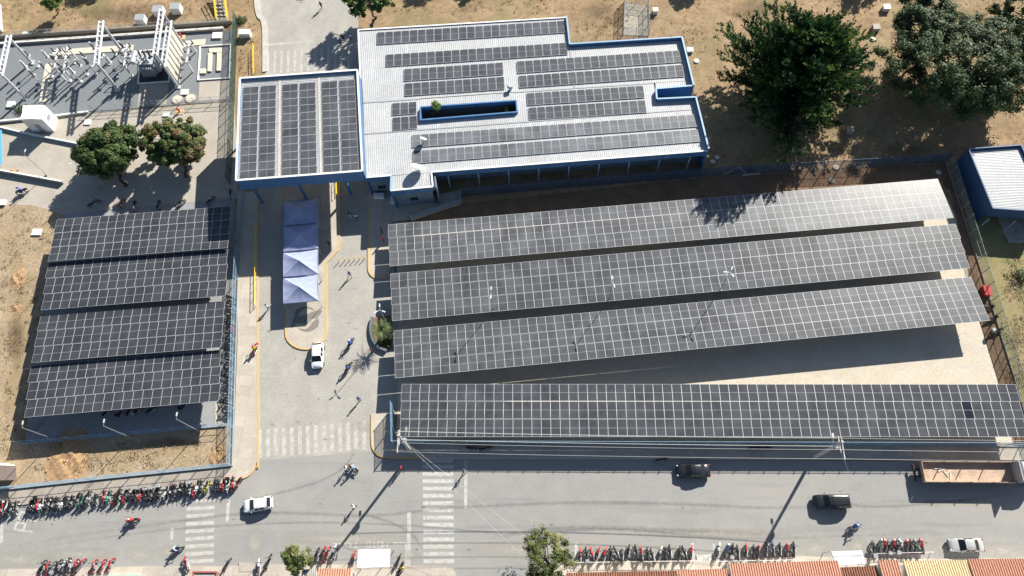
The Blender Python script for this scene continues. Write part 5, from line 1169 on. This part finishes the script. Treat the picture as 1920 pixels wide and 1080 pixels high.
# ---------------------------------------------------------------- motorcycles
def moto_proto(col, colname, var=0):
    m = paint('moto_'+colname, col); root = thing('motorcycle', 'x', 'motorcycle')
    ty = MB().torus((0, 0, 0), .25, .065, 'y', 16, 6); ri = MB().torus((0, 0, 0), .19, .02, 'y', 14, 4)
    for k in range(5):
        a = 2*math.pi*k/5; ri.bar((0, 0, 0), (math.cos(a)*.19, 0, math.sin(a)*.19), .03, .02)
    tm, rm = ty.mesh('tyre', M_dark, smooth=True), ri.mesh('rim', M_rim)
    for x in (.64, -.62):
        o = link('wheel', tm, root); o.location = (x, 0, .315); link('rim', rm, o)
    B = lambda: MB()
    B().box((.02, 0, .42), (.42, .26, .32)).cyl((.1, -.17, .4), (.1, .17, .4), .12, .12, 10).build('engine', M_grey, root, world=False)
    if var == 1:                                    # step-through scooter: leg shield and low floor instead of a tank
        B().add([(.42, -.24, .36), (.42, .24, .36), (.36, .20, .95), (.36, -.20, .95), (.50, 0, .36), (.46, 0, .98)], [(0, 4, 5, 3), (4, 1, 2, 5)]).build('leg_shield', m, root, world=False)
        B().ellip((-.12, 0, .55), (.42, .16, .14), 12, 7).build('floor_cover', m, root, world=False, smooth=True)
    else: B().ellip((.18, 0, .80), (.32, .17, .15), 12, 8).build('fuel_tank', m, root, world=False, smooth=True)
    if var == 2: B().box((-.86, 0, 1.06), (.40, .44, .34)).box((-.86, 0, 1.245), (.42, .46, .03)).build('top_box', M_black if colname != 'black' else M_grey, root, world=False)
    if var == 3: B().ellip((.30, -.30, 1.12), (.15, .13, .14), 10, 6).build('helmet', M_lamp if colname in ('black', 'red') else M_black, root, world=False, smooth=True)
    s = B(); vs = []
    for x, w, z in ((.02, .10, .80), (-.15, .14, .79), (-.45, .16, .83), (-.75, .13, .88), (-.88, .06, .87)): vs += [(x, -w, z-.09), (x, -w, z-.02), (x, -w*.5, z+.02), (x, w*.5, z+.02), (x, w, z-.02), (x, w, z-.09)]
    s.add(vs, [(i*6+j, i*6+j+1, (i+1)*6+j+1, (i+1)*6+j) for i in range(4) for j in range(5)]+[(5, 4, 3, 2, 1, 0), tuple(24+j for j in range(6))]).build('seat', M_black, root, world=False)
    f = B(); vs = []
    for x, w, z0, z1 in ((-.25, .15, .58, .76), (-.6, .14, .64, .79), (-.98, .05, .78, .84)): vs += [(x, -w, z0), (x, -w, z1), (x, w, z1), (x, w, z0)]
    f.add(vs, [(i*4+j, i*4+j+1, (i+1)*4+j+1, (i+1)*4+j) for i in range(2) for j in range(3)]+[(3, 2, 1, 0), (8, 9, 10, 11)]).build('tail_fairing', m, root, world=False)
    fd = B(); vs = []
    for k in range(6): 
        a = R(25+26*k); vs += [(.64+math.cos(a)*.36, -.085, .315+math.sin(a)*.36), (.64+math.cos(a)*.36, .085, .315+math.sin(a)*.36)]
    fd.add(vs, [(2*k, 2*k+1, 2*k+3, 2*k+2) for k in range(5)]).build('front_mudguard', m, root, world=False)
    for sg in (-1, 1): B().cyl((.66, sg*.11, .315), (.42, sg*.11, .95), .028, .028, 6).build('fork_leg', M_metal, root, world=False)
    B().tube([(.26, -.38, 1.03), (.38, -.22, 1.04), (.43, 0, .98), (.38, .22, 1.04), (.26, .38, 1.03)], .02, 6).build('handlebar', M_black, root, world=False)
    B().ellip((.53, 0, .90), (.11, .13, .14), 10, 6).build('headlight', m, root, world=False, smooth=True)
    for sg in (-1, 1): B().tube([(.34, sg*.24, 1.04), (.36, sg*.34, 1.22)], .01, 4).ellip((.36, sg*.36, 1.25), (.03, .08, .05), 8, 4).build('mirror', M_black, root, world=False)
    B().cyl((.1, -.2, .3), (-.75, -.2, .42), .05, .06, 8).build('exhaust', M_metal, root, world=False)
    B().box((-1.0, 0, .8), (.06, .14, .08)).build('taillight', M_tail, root, world=False)
    return root
COLS = {'red': (.50, .02, .025), 'black': (.014, .014, .016), 'white': (.66, .67, .68), 'blue': (.03, .07, .26), 'grey': (.16, .165, .17), 'yellow': (.62, .62, .02), 'green': (.03, .28, .20), 'purple': (.10, .03, .09)}
PROTO = {}
def moto(col, loc, rz, label, group, steer=0, lean=0.0):
    var = 0 if group == 'motorcycles being ridden' else int(RNG.choice([0, 0, 1, 1, 2, 3]))
    if (col, var) not in PROTO: o = PROTO[(col, var)] = moto_proto(COLS[col], col, var)
    else: o = copy_tree(PROTO[(col, var)])
    k_ = RNG.uniform(.93, 1.08); o.scale = (k_, k_, k_)
    o.location = loc; o.rotation_euler = (lean, 0, rz); o['label'] = label; o['group'] = group; o['category'] = 'motorcycle'
    return o
# row against the left street fence, front wheels to the street
CR = 'red red white red black black yellow black white red black black black black black white black black black black red black black black red black red green red black grey black green black black black white black black black white red black black grey black white red black'.split()
GR = 'motorcycles along the left street fence'; K = len(CR)
for i, c in enumerate(CR):
    x = 449-i*8.72-(4 if i > 5 else 0)-(10 if i > 28 else 0)-(16 if i > 43 else 0); x += RNG.normal()*1.3; y = 909+(449-x)*.107+RNG.normal()*1.8
    moto(c, P(x, y), R(-94+RNG.normal()*9), '%s motorcycle, %s from the right in the row under the blue street fence' % (c, ordinal(i+1)), GR, lean=R(7+RNG.normal()*1.5))
def mrow(cols, x0, x1, y0, y1, ang, where, group):
    n = len(cols)
    for i, c in enumerate(cols):
        t = i/max(1, n-1); moto(c, P(lerp(x0, x1, t)+RNG.normal()*1.6, lerp(y0, y1, t)+RNG.normal()*1.5), R(ang+RNG.normal()*11), '%s motorcycle, %s from the left in the row %s' % (c, ordinal(i+1), where), group, lean=R(-7+RNG.normal()*2))
mrow('red black red red red black black grey black black red black black white grey black black black red'.split(), 1088, 1293, 1040, 1037, 82, 'right of the airy olive tree', 'motorcycles right of the olive tree')
mrow('white blue black black red black red black blue black red black'.split(), 1346, 1486, 1035, 1031, 80, 'above the long terracotta roof', 'motorcycles above the terracotta roof')
mrow('black grey red black red black white red black grey red'.split(), 1638, 1724, 1026, 1023, 80, 'left of the silver saloon', 'motorcycles left of the silver saloon')
mrow('black red red white'.split(), 597, 628, 1040, 1037, 80, 'beside the yellow-green street tree', 'motorcycles by the street tree')
mrow('black red grey black white black red red'.split(), 82, 156, 1066, 1060, 84, 'at the bottom left corner', 'motorcycles at the bottom left')
mrow('red red red'.split(), 180, 212, 1064, 1060, 82, 'at the bottom beside the teal roof', 'motorcycles by the teal roof')
SING = 'single motorcycles'
for c, px, py, a, l in (('red', 352, 1058, 115, 'red motorcycle standing alone below the worn crosswalk'), ('black', 428, 1058, 60, 'black motorcycle standing beside the red framed kiosk'), ('black', 505, 1053, 72, 'black motorcycle left of the yellow-green street tree'), ('white', 487, 1062, 90, 'white scooter-like motorcycle at the bottom kerb'),
                        ('red', 664, 1046, 80, 'red motorcycle half under the white awning'), ('black', 748, 1050, 70, 'black motorcycle right of the white awning'), ('black', 753, 1068, 250, 'black motorcycle with a rider in yellow near the bottom edge'), ('black', 1240, 862, 10, 'black motorcycle in the fence shade at the kerb')):
    moto(c, P(px, py), R(a), l, SING, lean=R(5))
# motorcycles showing at the edges of the carports
YARD = 'motorcycles at the carports'
for i, (px, py, c) in enumerate(((205, 772, 'black'), (232, 772, 'red'), (248, 770, 'black'), (262, 770, 'black'), (290, 768, 'black'), (352, 760, 'blue'))): moto(c, P(px, py), R(60+RNG.normal()*12), '%s motorcycle, %s from the left peeping out under the left carport by the lamp posts' % (c, ordinal(i+1)), YARD)
for i, (px, py) in enumerate(((180, 384), (232, 383), (255, 388), (300, 386), (340, 384), (398, 378), (434, 366))): moto('black' if i != 1 else 'red', P(px, py), R(70+RNG.normal()*25), '%s motorcycle in the tree shade above the left carports, %s from the left' % ('red' if i == 1 else 'black', ordinal(i+1)), YARD)
for i in range(14): moto('grey' if i % 3 else 'black', P(434-i*.6, 560+i*16.5), R(165+RNG.normal()*8), '%s motorcycle, %s from the top in the strip between left carports and fence' % ('grey' if i % 3 else 'black', ordinal(i+1)), YARD)
for i, (px, py) in enumerate(((1865, 592), (1872, 612), (1880, 635))): moto('black', P(px-14, py-14), R(10), 'black motorcycle, %s from the top between the right carport end and the grey fence' % ordinal(i+1), YARD)
for i, px in enumerate((888, 912, 1412, 1431)): moto('black', P(px, 842), R(4+RNG.normal()*4), 'black motorcycle, %s from the left in the shade below the long street fence' % ordinal(i+1), YARD)
# ---------------------------------------------------------------- people
M_skin = mat('skin_brown', (.22, .115, .07), .6); M_hair = mat('dark_hair', (.012, .010, .009), .6)
def skin_body(joints, edges):
    bm = bmesh.new(); vs = [bm.verts.new(j[0]) for j in joints]
    for a, b in edges: bm.edges.new((vs[a], vs[b]))
    me = bpy.data.meshes.new('tmp'); bm.to_mesh(me); bm.free(); o = bpy.data.objects.new('tmp', me); C.objects.link(o)
    md = o.modifiers.new('s', 'SKIN'); sv = me.skin_vertices[0].data
    for i, j in enumerate(joints): sv[i].radius = (j[1], j[2] if len(j) > 2 else j[1]); sv[i].use_root = (i == 0)
    o.modifiers.new('u', 'SUBSURF').levels = 1
    dg = bpy.context.evaluated_depsgraph_get(); ev = o.evaluated_get(dg); out = bpy.data.meshes.new_from_object(ev); C.objects.unlink(o); bpy.data.objects.remove(o); return out
def pose(kind):
    if kind == 'ride':
        hip = (-.28, 0, .92); ch = (-.12, 0, 1.28); nk = (-.05, 0, 1.46); hd = (0, 0, 1.62)
        lk = [(.14, s*.22, .84) for s in (1, -1)]; lf = [(.02, s*.22, .42) for s in (1, -1)]; lt = [(.20, s*.23, .36) for s in (1, -1)]; le = [(.10, s*.30, 1.14) for s in (1, -1)]; lh = [(.30, s*.34, 1.06) for s in (1, -1)]
    elif kind == 'walk':
        hip = (0, 0, .93); ch = (.02, 0, 1.28); nk = (.03, 0, 1.47); hd = (.05, 0, 1.62)
        lk = [(.16, .10, .50), (-.02, -.10, .49)]; lf = [(.24, .10, .08), (-.32, -.10, .14)]; lt = [(.40, .10, .05), (-.20, -.10, .04)]; le = [(-.14, .26, 1.16), (.12, -.26, 1.16)]; lh = [(-.08, .28, .92), (.30, -.25, .98)]
    else:
        hip = (0, 0, .93); ch = (0, 0, 1.28); nk = (0, 0, 1.47); hd = (.02, 0, 1.62)
        lk = [(.01, s*.10, .50) for s in (1, -1)]; lf = [(-.02, s*.11, .08) for s in (1, -1)]; lt = [(.15, s*.13, .04) for s in (1, -1)]; le = [(-.02, s*.26, 1.16) for s in (1, -1)]; lh = [(.07, s*.27, .90) for s in (1, -1)]
    J = [(hip, .15, .12), (ch, .18, .12), (nk, .065), (hd, .105, .10)]; E = [(0, 1), (1, 2), (2, 3)]
    hx, hy, hz = hd; J.append(((hx+.01, hy, hz+.12), .085)); E.append((3, 4))
    for k in (0, 1):
        s = 1 if k == 0 else -1; b = len(J)
        J += [((hip[0], s*.10, hip[2]-.05), .105), (lk[k], .07), (lf[k], .045), (lt[k], .035)]; E += [(0, b), (b, b+1), (b+1, b+2), (b+2, b+3)]
        b = len(J); J += [((ch[0], s*.19, ch[2]+.10), .07), (le[k], .048), (lh[k], .036)]; E += [(1, b), (b, b+1), (b+1, b+2)]
        hv = Vector(lh[k])-Vector(le[k]); hv.normalize(); c = len(J)-1
        for q, (ln, sp) in enumerate(((.10, -.03), (.115, -.01), (.11, .01), (.09, .03), (.07, .05))):
            e = Vector(lh[k])+hv*ln+Vector((sp, 0, .0)); J.append((tuple(e), .010)); E.append((c, len(J)-1))
    return skin_body(J, E), J
BODY = {k: pose(k) for k in ('ride', 'walk', 'stand')}
def cloth(name, c): return mat('cloth_'+name, c, .9)
CL = {'blue': (.05, .12, .42), 'light blue': (.30, .48, .70), 'white': (.72, .72, .70), 'red': (.50, .03, .03), 'black': (.015, .015, .017), 'grey': (.22, .22, .23), 'yellow': (.70, .55, .03), 'orange': (.65, .22, .03), 'navy': (.02, .035, .09), 'pink': (.60, .22, .30)}
def person(label, loc, rz, kind, top, legs, helmet=None, group=None):
    base, J = BODY[kind]; root = thing('person', label, 'person', loc, rz, group); me = base.copy(); me.name = 'body'
    for m in (M_skin, cloth(top, CL[top]), cloth(legs, CL[legs]), M_black): me.materials.append(m)
    hipz = J[0][0][2]; hips = Vector(J[0][0])
    for p in me.polygons:
        c = p.center; d = [((Vector(j[0])-c).length-(.0 if i not in (0, 1) else .06), i) for i, j in enumerate(J)]; i = min(d)[1]
        k = 0
        if i in (0, 1) or i in (9, 21) : k = 1
        if i == 0 and c.z < hipz-.02: k = 2
        if i in (5, 6, 17, 18): k = 2
        if i in (7, 19): k = 2
        if i in (8, 20): k = 3
        if i in (10, 22): k = 1 if (c-Vector(J[i][0])).z > 0 else 0
        p.material_index = k; p.use_smooth = True
    o = link('body', me, root); hd = Vector(J[3][0])
    if helmet: MB().ellip(hd+Vector((-.01, 0, .05)), (.155, .135, .15), 12, 8).build('helmet', paint('helmet_'+helmet, CL[helmet]), root, world=False, smooth=True)
    else: MB().ellip(hd+Vector((-.03, 0, .085)), (.115, .105, .105), 12, 7, zmin=-.4).build('hair', M_hair, root, world=False, smooth=True)
    f = hd+Vector((.105, 0, .02)); MB().ellip(f+Vector((.01, 0, -.01)), (.02, .015, .03), 6, 4).build('nose', M_skin, root, world=False)
    for s in (-1, 1): MB().ellip(f+Vector((-.01, s*.038, .03)), (.014, .014, .01), 6, 4).build('eye', M_black, root, world=False)
    return root
Z0 = Vector((0, 0, 0))
for px, py, a, k, tp, lg, l in ((505, 579, -150, 'walk', 'light blue', 'navy', 'person in light blue walking out of the tent shadow'), (658, 518, -70, 'walk', 'blue', 'grey', 'person in blue walking down the driveway below the yellow bollards'), (675, 751, -50, 'stand', 'blue', 'navy', 'person in blue standing above the driveway crosswalk'),
        (666, 951, 200, 'walk', 'white', 'black', 'person in white crossing the middle of the street'), (619, 461, -90, 'stand', 'black', 'black', 'person in black on the island beside the tents'), (658, 407, 250, 'walk', 'navy', 'white', 'left person of a pair walking in the canopy shade'), (670, 411, 250, 'walk', 'white', 'navy', 'right person of a pair walking in the canopy shade'),
        (604, 16, -100, 'walk', 'black', 'black', 'person in black walking on the sunny north road'), (640, 84, -90, 'walk', 'blue', 'navy', 'person in blue on the north crosswalk in tree shade'), (645, 77, -90, 'walk', 'black', 'black', 'person in black just behind the one in blue on the north crosswalk'), (658, 75, -90, 'stand', 'light blue', 'navy', 'person in light blue nearest the office on the north crosswalk'),
        (872, 886, 180, 'walk', 'grey', 'grey', 'person in grey at the kerb right of the street crosswalk'), (754, 880, 170, 'stand', 'red', 'black', 'person in red beside the corner utility pole'), (442, 622, 0, 'stand', 'red', 'blue', 'person in red and blue at the fence left of the driveway'), (720, 452, 180, 'stand', 'red', 'blue', 'person in red on the small island by the pale carport'),
        (717, 437, 180, 'stand', 'blue', 'navy', 'person in blue on the small island above the one in red'), (699, 661, 230, 'stand', 'red', 'black', 'person in red beside the planter'), (757, 1066, 90, 'stand', 'yellow', 'red', 'person in yellow at the bottom edge by the white awning'), (1150, 1052, 60, 'stand', 'grey', 'navy', 'person standing behind the motorcycles right of the olive tree')):
    person(l, P(px, py, .13 if ('island' in l or 'at the fence' in l or 'bottom edge' in l) else 0), R(a), k, tp, lg, group='people')
RD = 'motorcycles being ridden'
def rider(px, py, a, col, tp, helmet, l, lm):
    p = P(px, py); moto(col, p, R(a), lm, RD); person(l, p, R(a), 'ride', tp, 'navy', helmet, 'people')
rider(659, 645, 65, 'blue', 'blue', 'white', 'rider in blue, upper of two riding up the driveway', 'blue motorcycle, upper of two ridden up the driveway')
rider(655, 691, 62, 'black', 'blue', 'black', 'rider in blue, lower of two riding up the driveway', 'black motorcycle, lower of two ridden up the driveway')
rider(481, 656, 80, 'red', 'yellow', 'red', 'rider with yellow vest and red helmet at the left kerb of the driveway', 'red motorcycle ridden along the left driveway kerb')
rider(664, 878, 150, 'black', 'light blue', 'orange', 'rider in light blue with orange helmet at the driveway mouth', 'black motorcycle ridden at the driveway mouth')
person('person in white walking beside the motorcycle at the driveway mouth', P(652, 880), R(160), 'walk', 'white', 'navy', group='people')
rider(252, 976, 188, 'red', 'red', 'white', 'rider in red riding left on the street below the parked row', 'red motorcycle ridden left on the street')
rider(336, 1030, 20, 'black', 'light blue', 'white', 'rider in light blue below the worn crosswalk', 'black motorcycle ridden below the worn crosswalk')
rider(1600, 987, 12, 'black', 'blue', 'white', 'rider in blue on the street below the black sport utility vehicle', 'black motorcycle ridden below the black sport utility vehicle')
rider(44, 362, 200, 'black', 'blue', 'navy', 'rider in blue on the lane at the far left', 'black motorcycle ridden on the lane at the far left')
# ---------------------------------------------------------------- south side: roofs, awnings, kiosk
def tile_mat(n, a, b): 
    m = mat(n, a, .85, var=.22, scale=3.5, col2=b, detail=7); mix_layers(m, [(tuple(c*.55 for c in a), .7, .56, .72, (1, .4, 1), .5)]); return m
M_terra = tile_mat('terracotta_tiles', (.50, .26, .18), (.40, .20, .135)); M_straw = tile_mat('pale_tiles', (.66, .54, .33), (.54, .40, .23)); M_terrad = tile_mat('dark_tiles', (.27, .12, .07), (.17, .08, .05))  # the dark set is a deeper brown than the others
M_zinc = mat('grey_fibre_cement', (.38, .37, .34), .9, var=.2, scale=1.5, col2=(.26, .25, .23)); M_awn = mat('white_awning_sheet', (.78, .78, .78), .5, var=.04, scale=1); M_teal = mat('teal_sheet', (.22, .45, .40), .5)
def tiled(root, A, B, Cc, D, m, pitch=.30, course=.42):
    """pan and roll tiles: one rolled, stepped column of tiles after another from eave A-B up to ridge D-C"""
    n = max(2, int((B-A).length/pitch)); k = max(2, int((D-A).length/course)); b = MB(); vs = []; fs = []; prof = (0, .045, .085, .095, .085, .045); q = len(prof)
    for j in range(k):
        for e, lift in ((0, .035), (1, 0)):
            for i in range(n*q+1):
                u = i/(n*q); v = (j+e)/k; p = lerp(lerp(A, B, u), lerp(D, Cc, u), v); vs.append((p.x, p.y, p.z+prof[i % q]*1.2+lift))
    w = n*q+1
    for r in range(2*k-1):
        for i in range(w-1): fs.append((r*w+i, r*w+i+1, (r+1)*w+i+1, (r+1)*w+i))
    return b.add(vs, fs).build('roof_tiles', m, root)
def house(label, x0, x1, yf0, yf1, depth, m, ze=3.0, zr=4.6, kind='tile', wall=None):
    """front eave from (x0,yf0) to (x1,yf1) seen at height ze, running back off the bottom edge"""
    A, B = P(x0, yf0, ze), P(x1, yf1, ze); d = (B-A).normalized(); n = Vector((d.y, -d.x, 0)); t = thing('house', label, 'house', ((A+B)/2).to_2d().to_3d(), 0, 'south side houses')
    D, Cc = A+n*depth+Vector((0, 0, zr-ze)), B+n*depth+Vector((0, 0, zr-ze))
    if kind == 'tile': tag(tiled(t, A, B, Cc, D, m))
    else: ribbed(A, B, Cc, D, .25, .06, 'roof_sheet', m, t)
    w = MB(); a, b_ = A+n*.5+d*.2, B+n*.5-d*.2; e, f = A+n*depth+d*.2, B+n*depth-d*.2
    for p, q, nm in ((a, b_, 'front_wall'), (b_, f, 'side_wall'), (e, a, 'side_wall'), (f, e, 'back_wall')): MB().bar((p.x, p.y, ze/2-.1), (q.x, q.y, ze/2-.1), .15, ze-.2).build(nm, wall or M_white_wall, t)
    L = (B-A).length; k = max(1, int(L/3.5))
    for i in range(k):
        c = lerp(a, b_, (i+.5)/k); MB().bar((c.x-d.x*.5, c.y-d.y*.5, 1.05), (c.x+d.x*.5, c.y+d.y*.5, 1.05), .22, 2.1).build('door', M_terrad if i % 2 else M_grey, t)
    return t
house('terracotta tiled house left of the small white awning at the right', 1365, 1571, 1057, 1051, 9, M_terra, 3.0, 4.6)
house('small terracotta tiled porch between white awning and straw coloured roof', 1645, 1684, 1051, 1050, 4, M_terra, 2.9, 3.6)
house('straw coloured tiled house left of the rightmost terracotta roof', 1692, 1812, 1052, 1050, 9, M_straw, 3.1, 4.8)
house('terracotta tiled house at the bottom right corner', 1813, 2060, 1048, 1046, 9, M_terra, 3.3, 5.0)
house('dark tiled house behind the motorcycles right of the olive tree', 1062, 1270, 1074, 1070, 8, M_terrad, 2.6, 4.0)
house('old tiled lean-to at the end of the dark roof', 1271, 1363, 1069, 1066, 8, M_terra, 2.7, 4.1)
house('brown tiled roof below the right white awning', 1573, 1643, 1064, 1061, 8, M_terrad, 2.5, 3.8)
house('small terracotta roof left of the moto taxi awning', 596, 660, 1066, 1066, 6, M_terra, 2.8, 3.6)
house('grey corrugated roof beside the yellow-green street tree', 566, 594, 1068, 1066, 6, M_zinc, 2.7, 3.3, 'zinc')
house('teal roofed stall at the bottom left', 165, 262, 1080, 1078, 5, M_teal, 2.4, 2.8, 'zinc')
def awning(label, c4, ze, zr, m):
    A = [P(x, y, h) for (x, y), h in zip(c4, (zr, zr, ze, ze))]; c = (A[0]+A[2])/2; t = thing('awning', label, 'awning', (c.x, c.y, 0), 0, 'white awnings'); ribbed(A[0], A[1], A[2], A[3], 1.3, .015, 'roof_sheet', m, t)
    for a, b in ((0, 1), (1, 2), (2, 3), (3, 0)): MB().bar(A[a]-Vector((0, 0, .06)), A[b]-Vector((0, 0, .06)), .06, .08).build('frame_bar', M_metal, t)
    for q in A: MB().cyl((q.x, q.y, 0), (q.x, q.y, q.z-.05), .05, .05, 8).build('post', M_metal, t)
    return t
awning('white awning of the moto taxi stand at the bottom centre', ((671, 1029.5), (732, 1029), (730.5, 1063), (669.5, 1065)), 2.5, 2.8, M_awn)
awning('white awning above the brown tiled roof at the right', ((1558, 1034), (1616, 1032), (1624, 1057), (1569, 1061)), 2.5, 2.8, M_awn)
k = thing('street_kiosk', 'open red framed kiosk counter at the bottom left kerb', 'kiosk', P(392, 1078)); kp = PP([(368, 1073), (412, 1073), (412, 1095), (368, 1095)])
for i in range(4): MB().bar(kp[i]+Vector((0, 0, 1.0)), kp[(i+1) % 4]+Vector((0, 0, 1.0)), .18, .12).build('frame_bar', mat('faded_red', (.34, .10, .08), .8), k); MB().bar(kp[i], kp[i]+Vector((0, 0, 1.0)), .1, .1).build('leg', M_grey, k)
MB().prism(kp, .8, .86).build('counter', M_conc, k)
for x0, x1, y, l in ((1078, 1300, 1055.5, 'thin white rail behind the motorcycles right of the olive tree'), (1340, 1490, 1053.5, 'thin white rail behind the motorcycles above the terracotta roof'), (1632, 1745, 1039, 'thin rail behind the motorcycles left of the silver saloon')):
    a, b = P(x0, y), P(x1, y-3); t = thing('parking_rail', l, 'rail', a); MB().cyl(a+Vector((0, 0, .9)), b+Vector((0, 0, .9)), .03, .03, 6).build('rail_tube', M_white_wall, t)
    for i in range(6): q = lerp(a, b, i/5); MB().cyl(q, q+Vector((0, 0, .9)), .04, .04, 6).build('post', M_white_wall, t)
slab('sidewalk_cap', PP([(270, 1064), (350, 1064), (350, 1082), (265, 1082)]), .1, .16, M_conc); slab('sidewalk_cap', PP([(449, 1055), (478, 1055), (480, 1072), (449, 1072)]), .1, .16, M_conc)
# red crate by the right fence, brown gate house at the left plot, planks above the pale carport
box_thing('red_crate', 'red plastic crate beside the grey right fence', 'crate', 1846, 548, .9, 1.5, .8, M_red)
t = thing('brown_hut', 'brown roofed hut at the left edge of the dry plot', 'hut', P(12, 905)); MB().prism(PP([(-60, 873), (30, 873), (30, 897), (-60, 900)], 0), 0, 1.9).build('body', M_white_wall, t); MB().prism(PP([(-60, 871), (29, 873), (31, 900), (-60, 902)], 2.0), 1.9, 2.0).build('roof', mat('brown_sheet', (.20, .155, .13), .8, var=.15, scale=1), t)
for (a, b, l) in (((1356, 328), (1386, 314), 'pale plank leaning left above the pale carport'), ((1384, 314), (1398, 326), 'pale plank leaning right above the pale carport'), ((1392, 329), (1424, 326), 'pale plank lying flat above the pale carport')):
    p, q = P(*a), P(*b); t = thing('plank', l, 'plank', p); MB().bar(p+Vector((0, 0, .1)), q+Vector((0, 0, .14)), .25, .06).build('board', M_cream, t)
p = P(3, 945); t = thing('kerb_block', 'white kerb block at the left end of the motorcycle row', 'block', p); MB().box(p+Vector((-.3, .1, .3)), (1.4, .6, .5)).build('body', M_white_wall, t)
p = P(28, 324); t = thing('traffic_cone', 'orange cone on the lane wall at the far left', 'cone', p); MB().cyl(p, p+Vector((0, 0, .9)), .42, .12, 12).build('cone', cloth('orange', CL['orange']), t); MB().box(p+Vector((0, 0, .03)), (.9, .9, .06)).build('base', M_black, t)
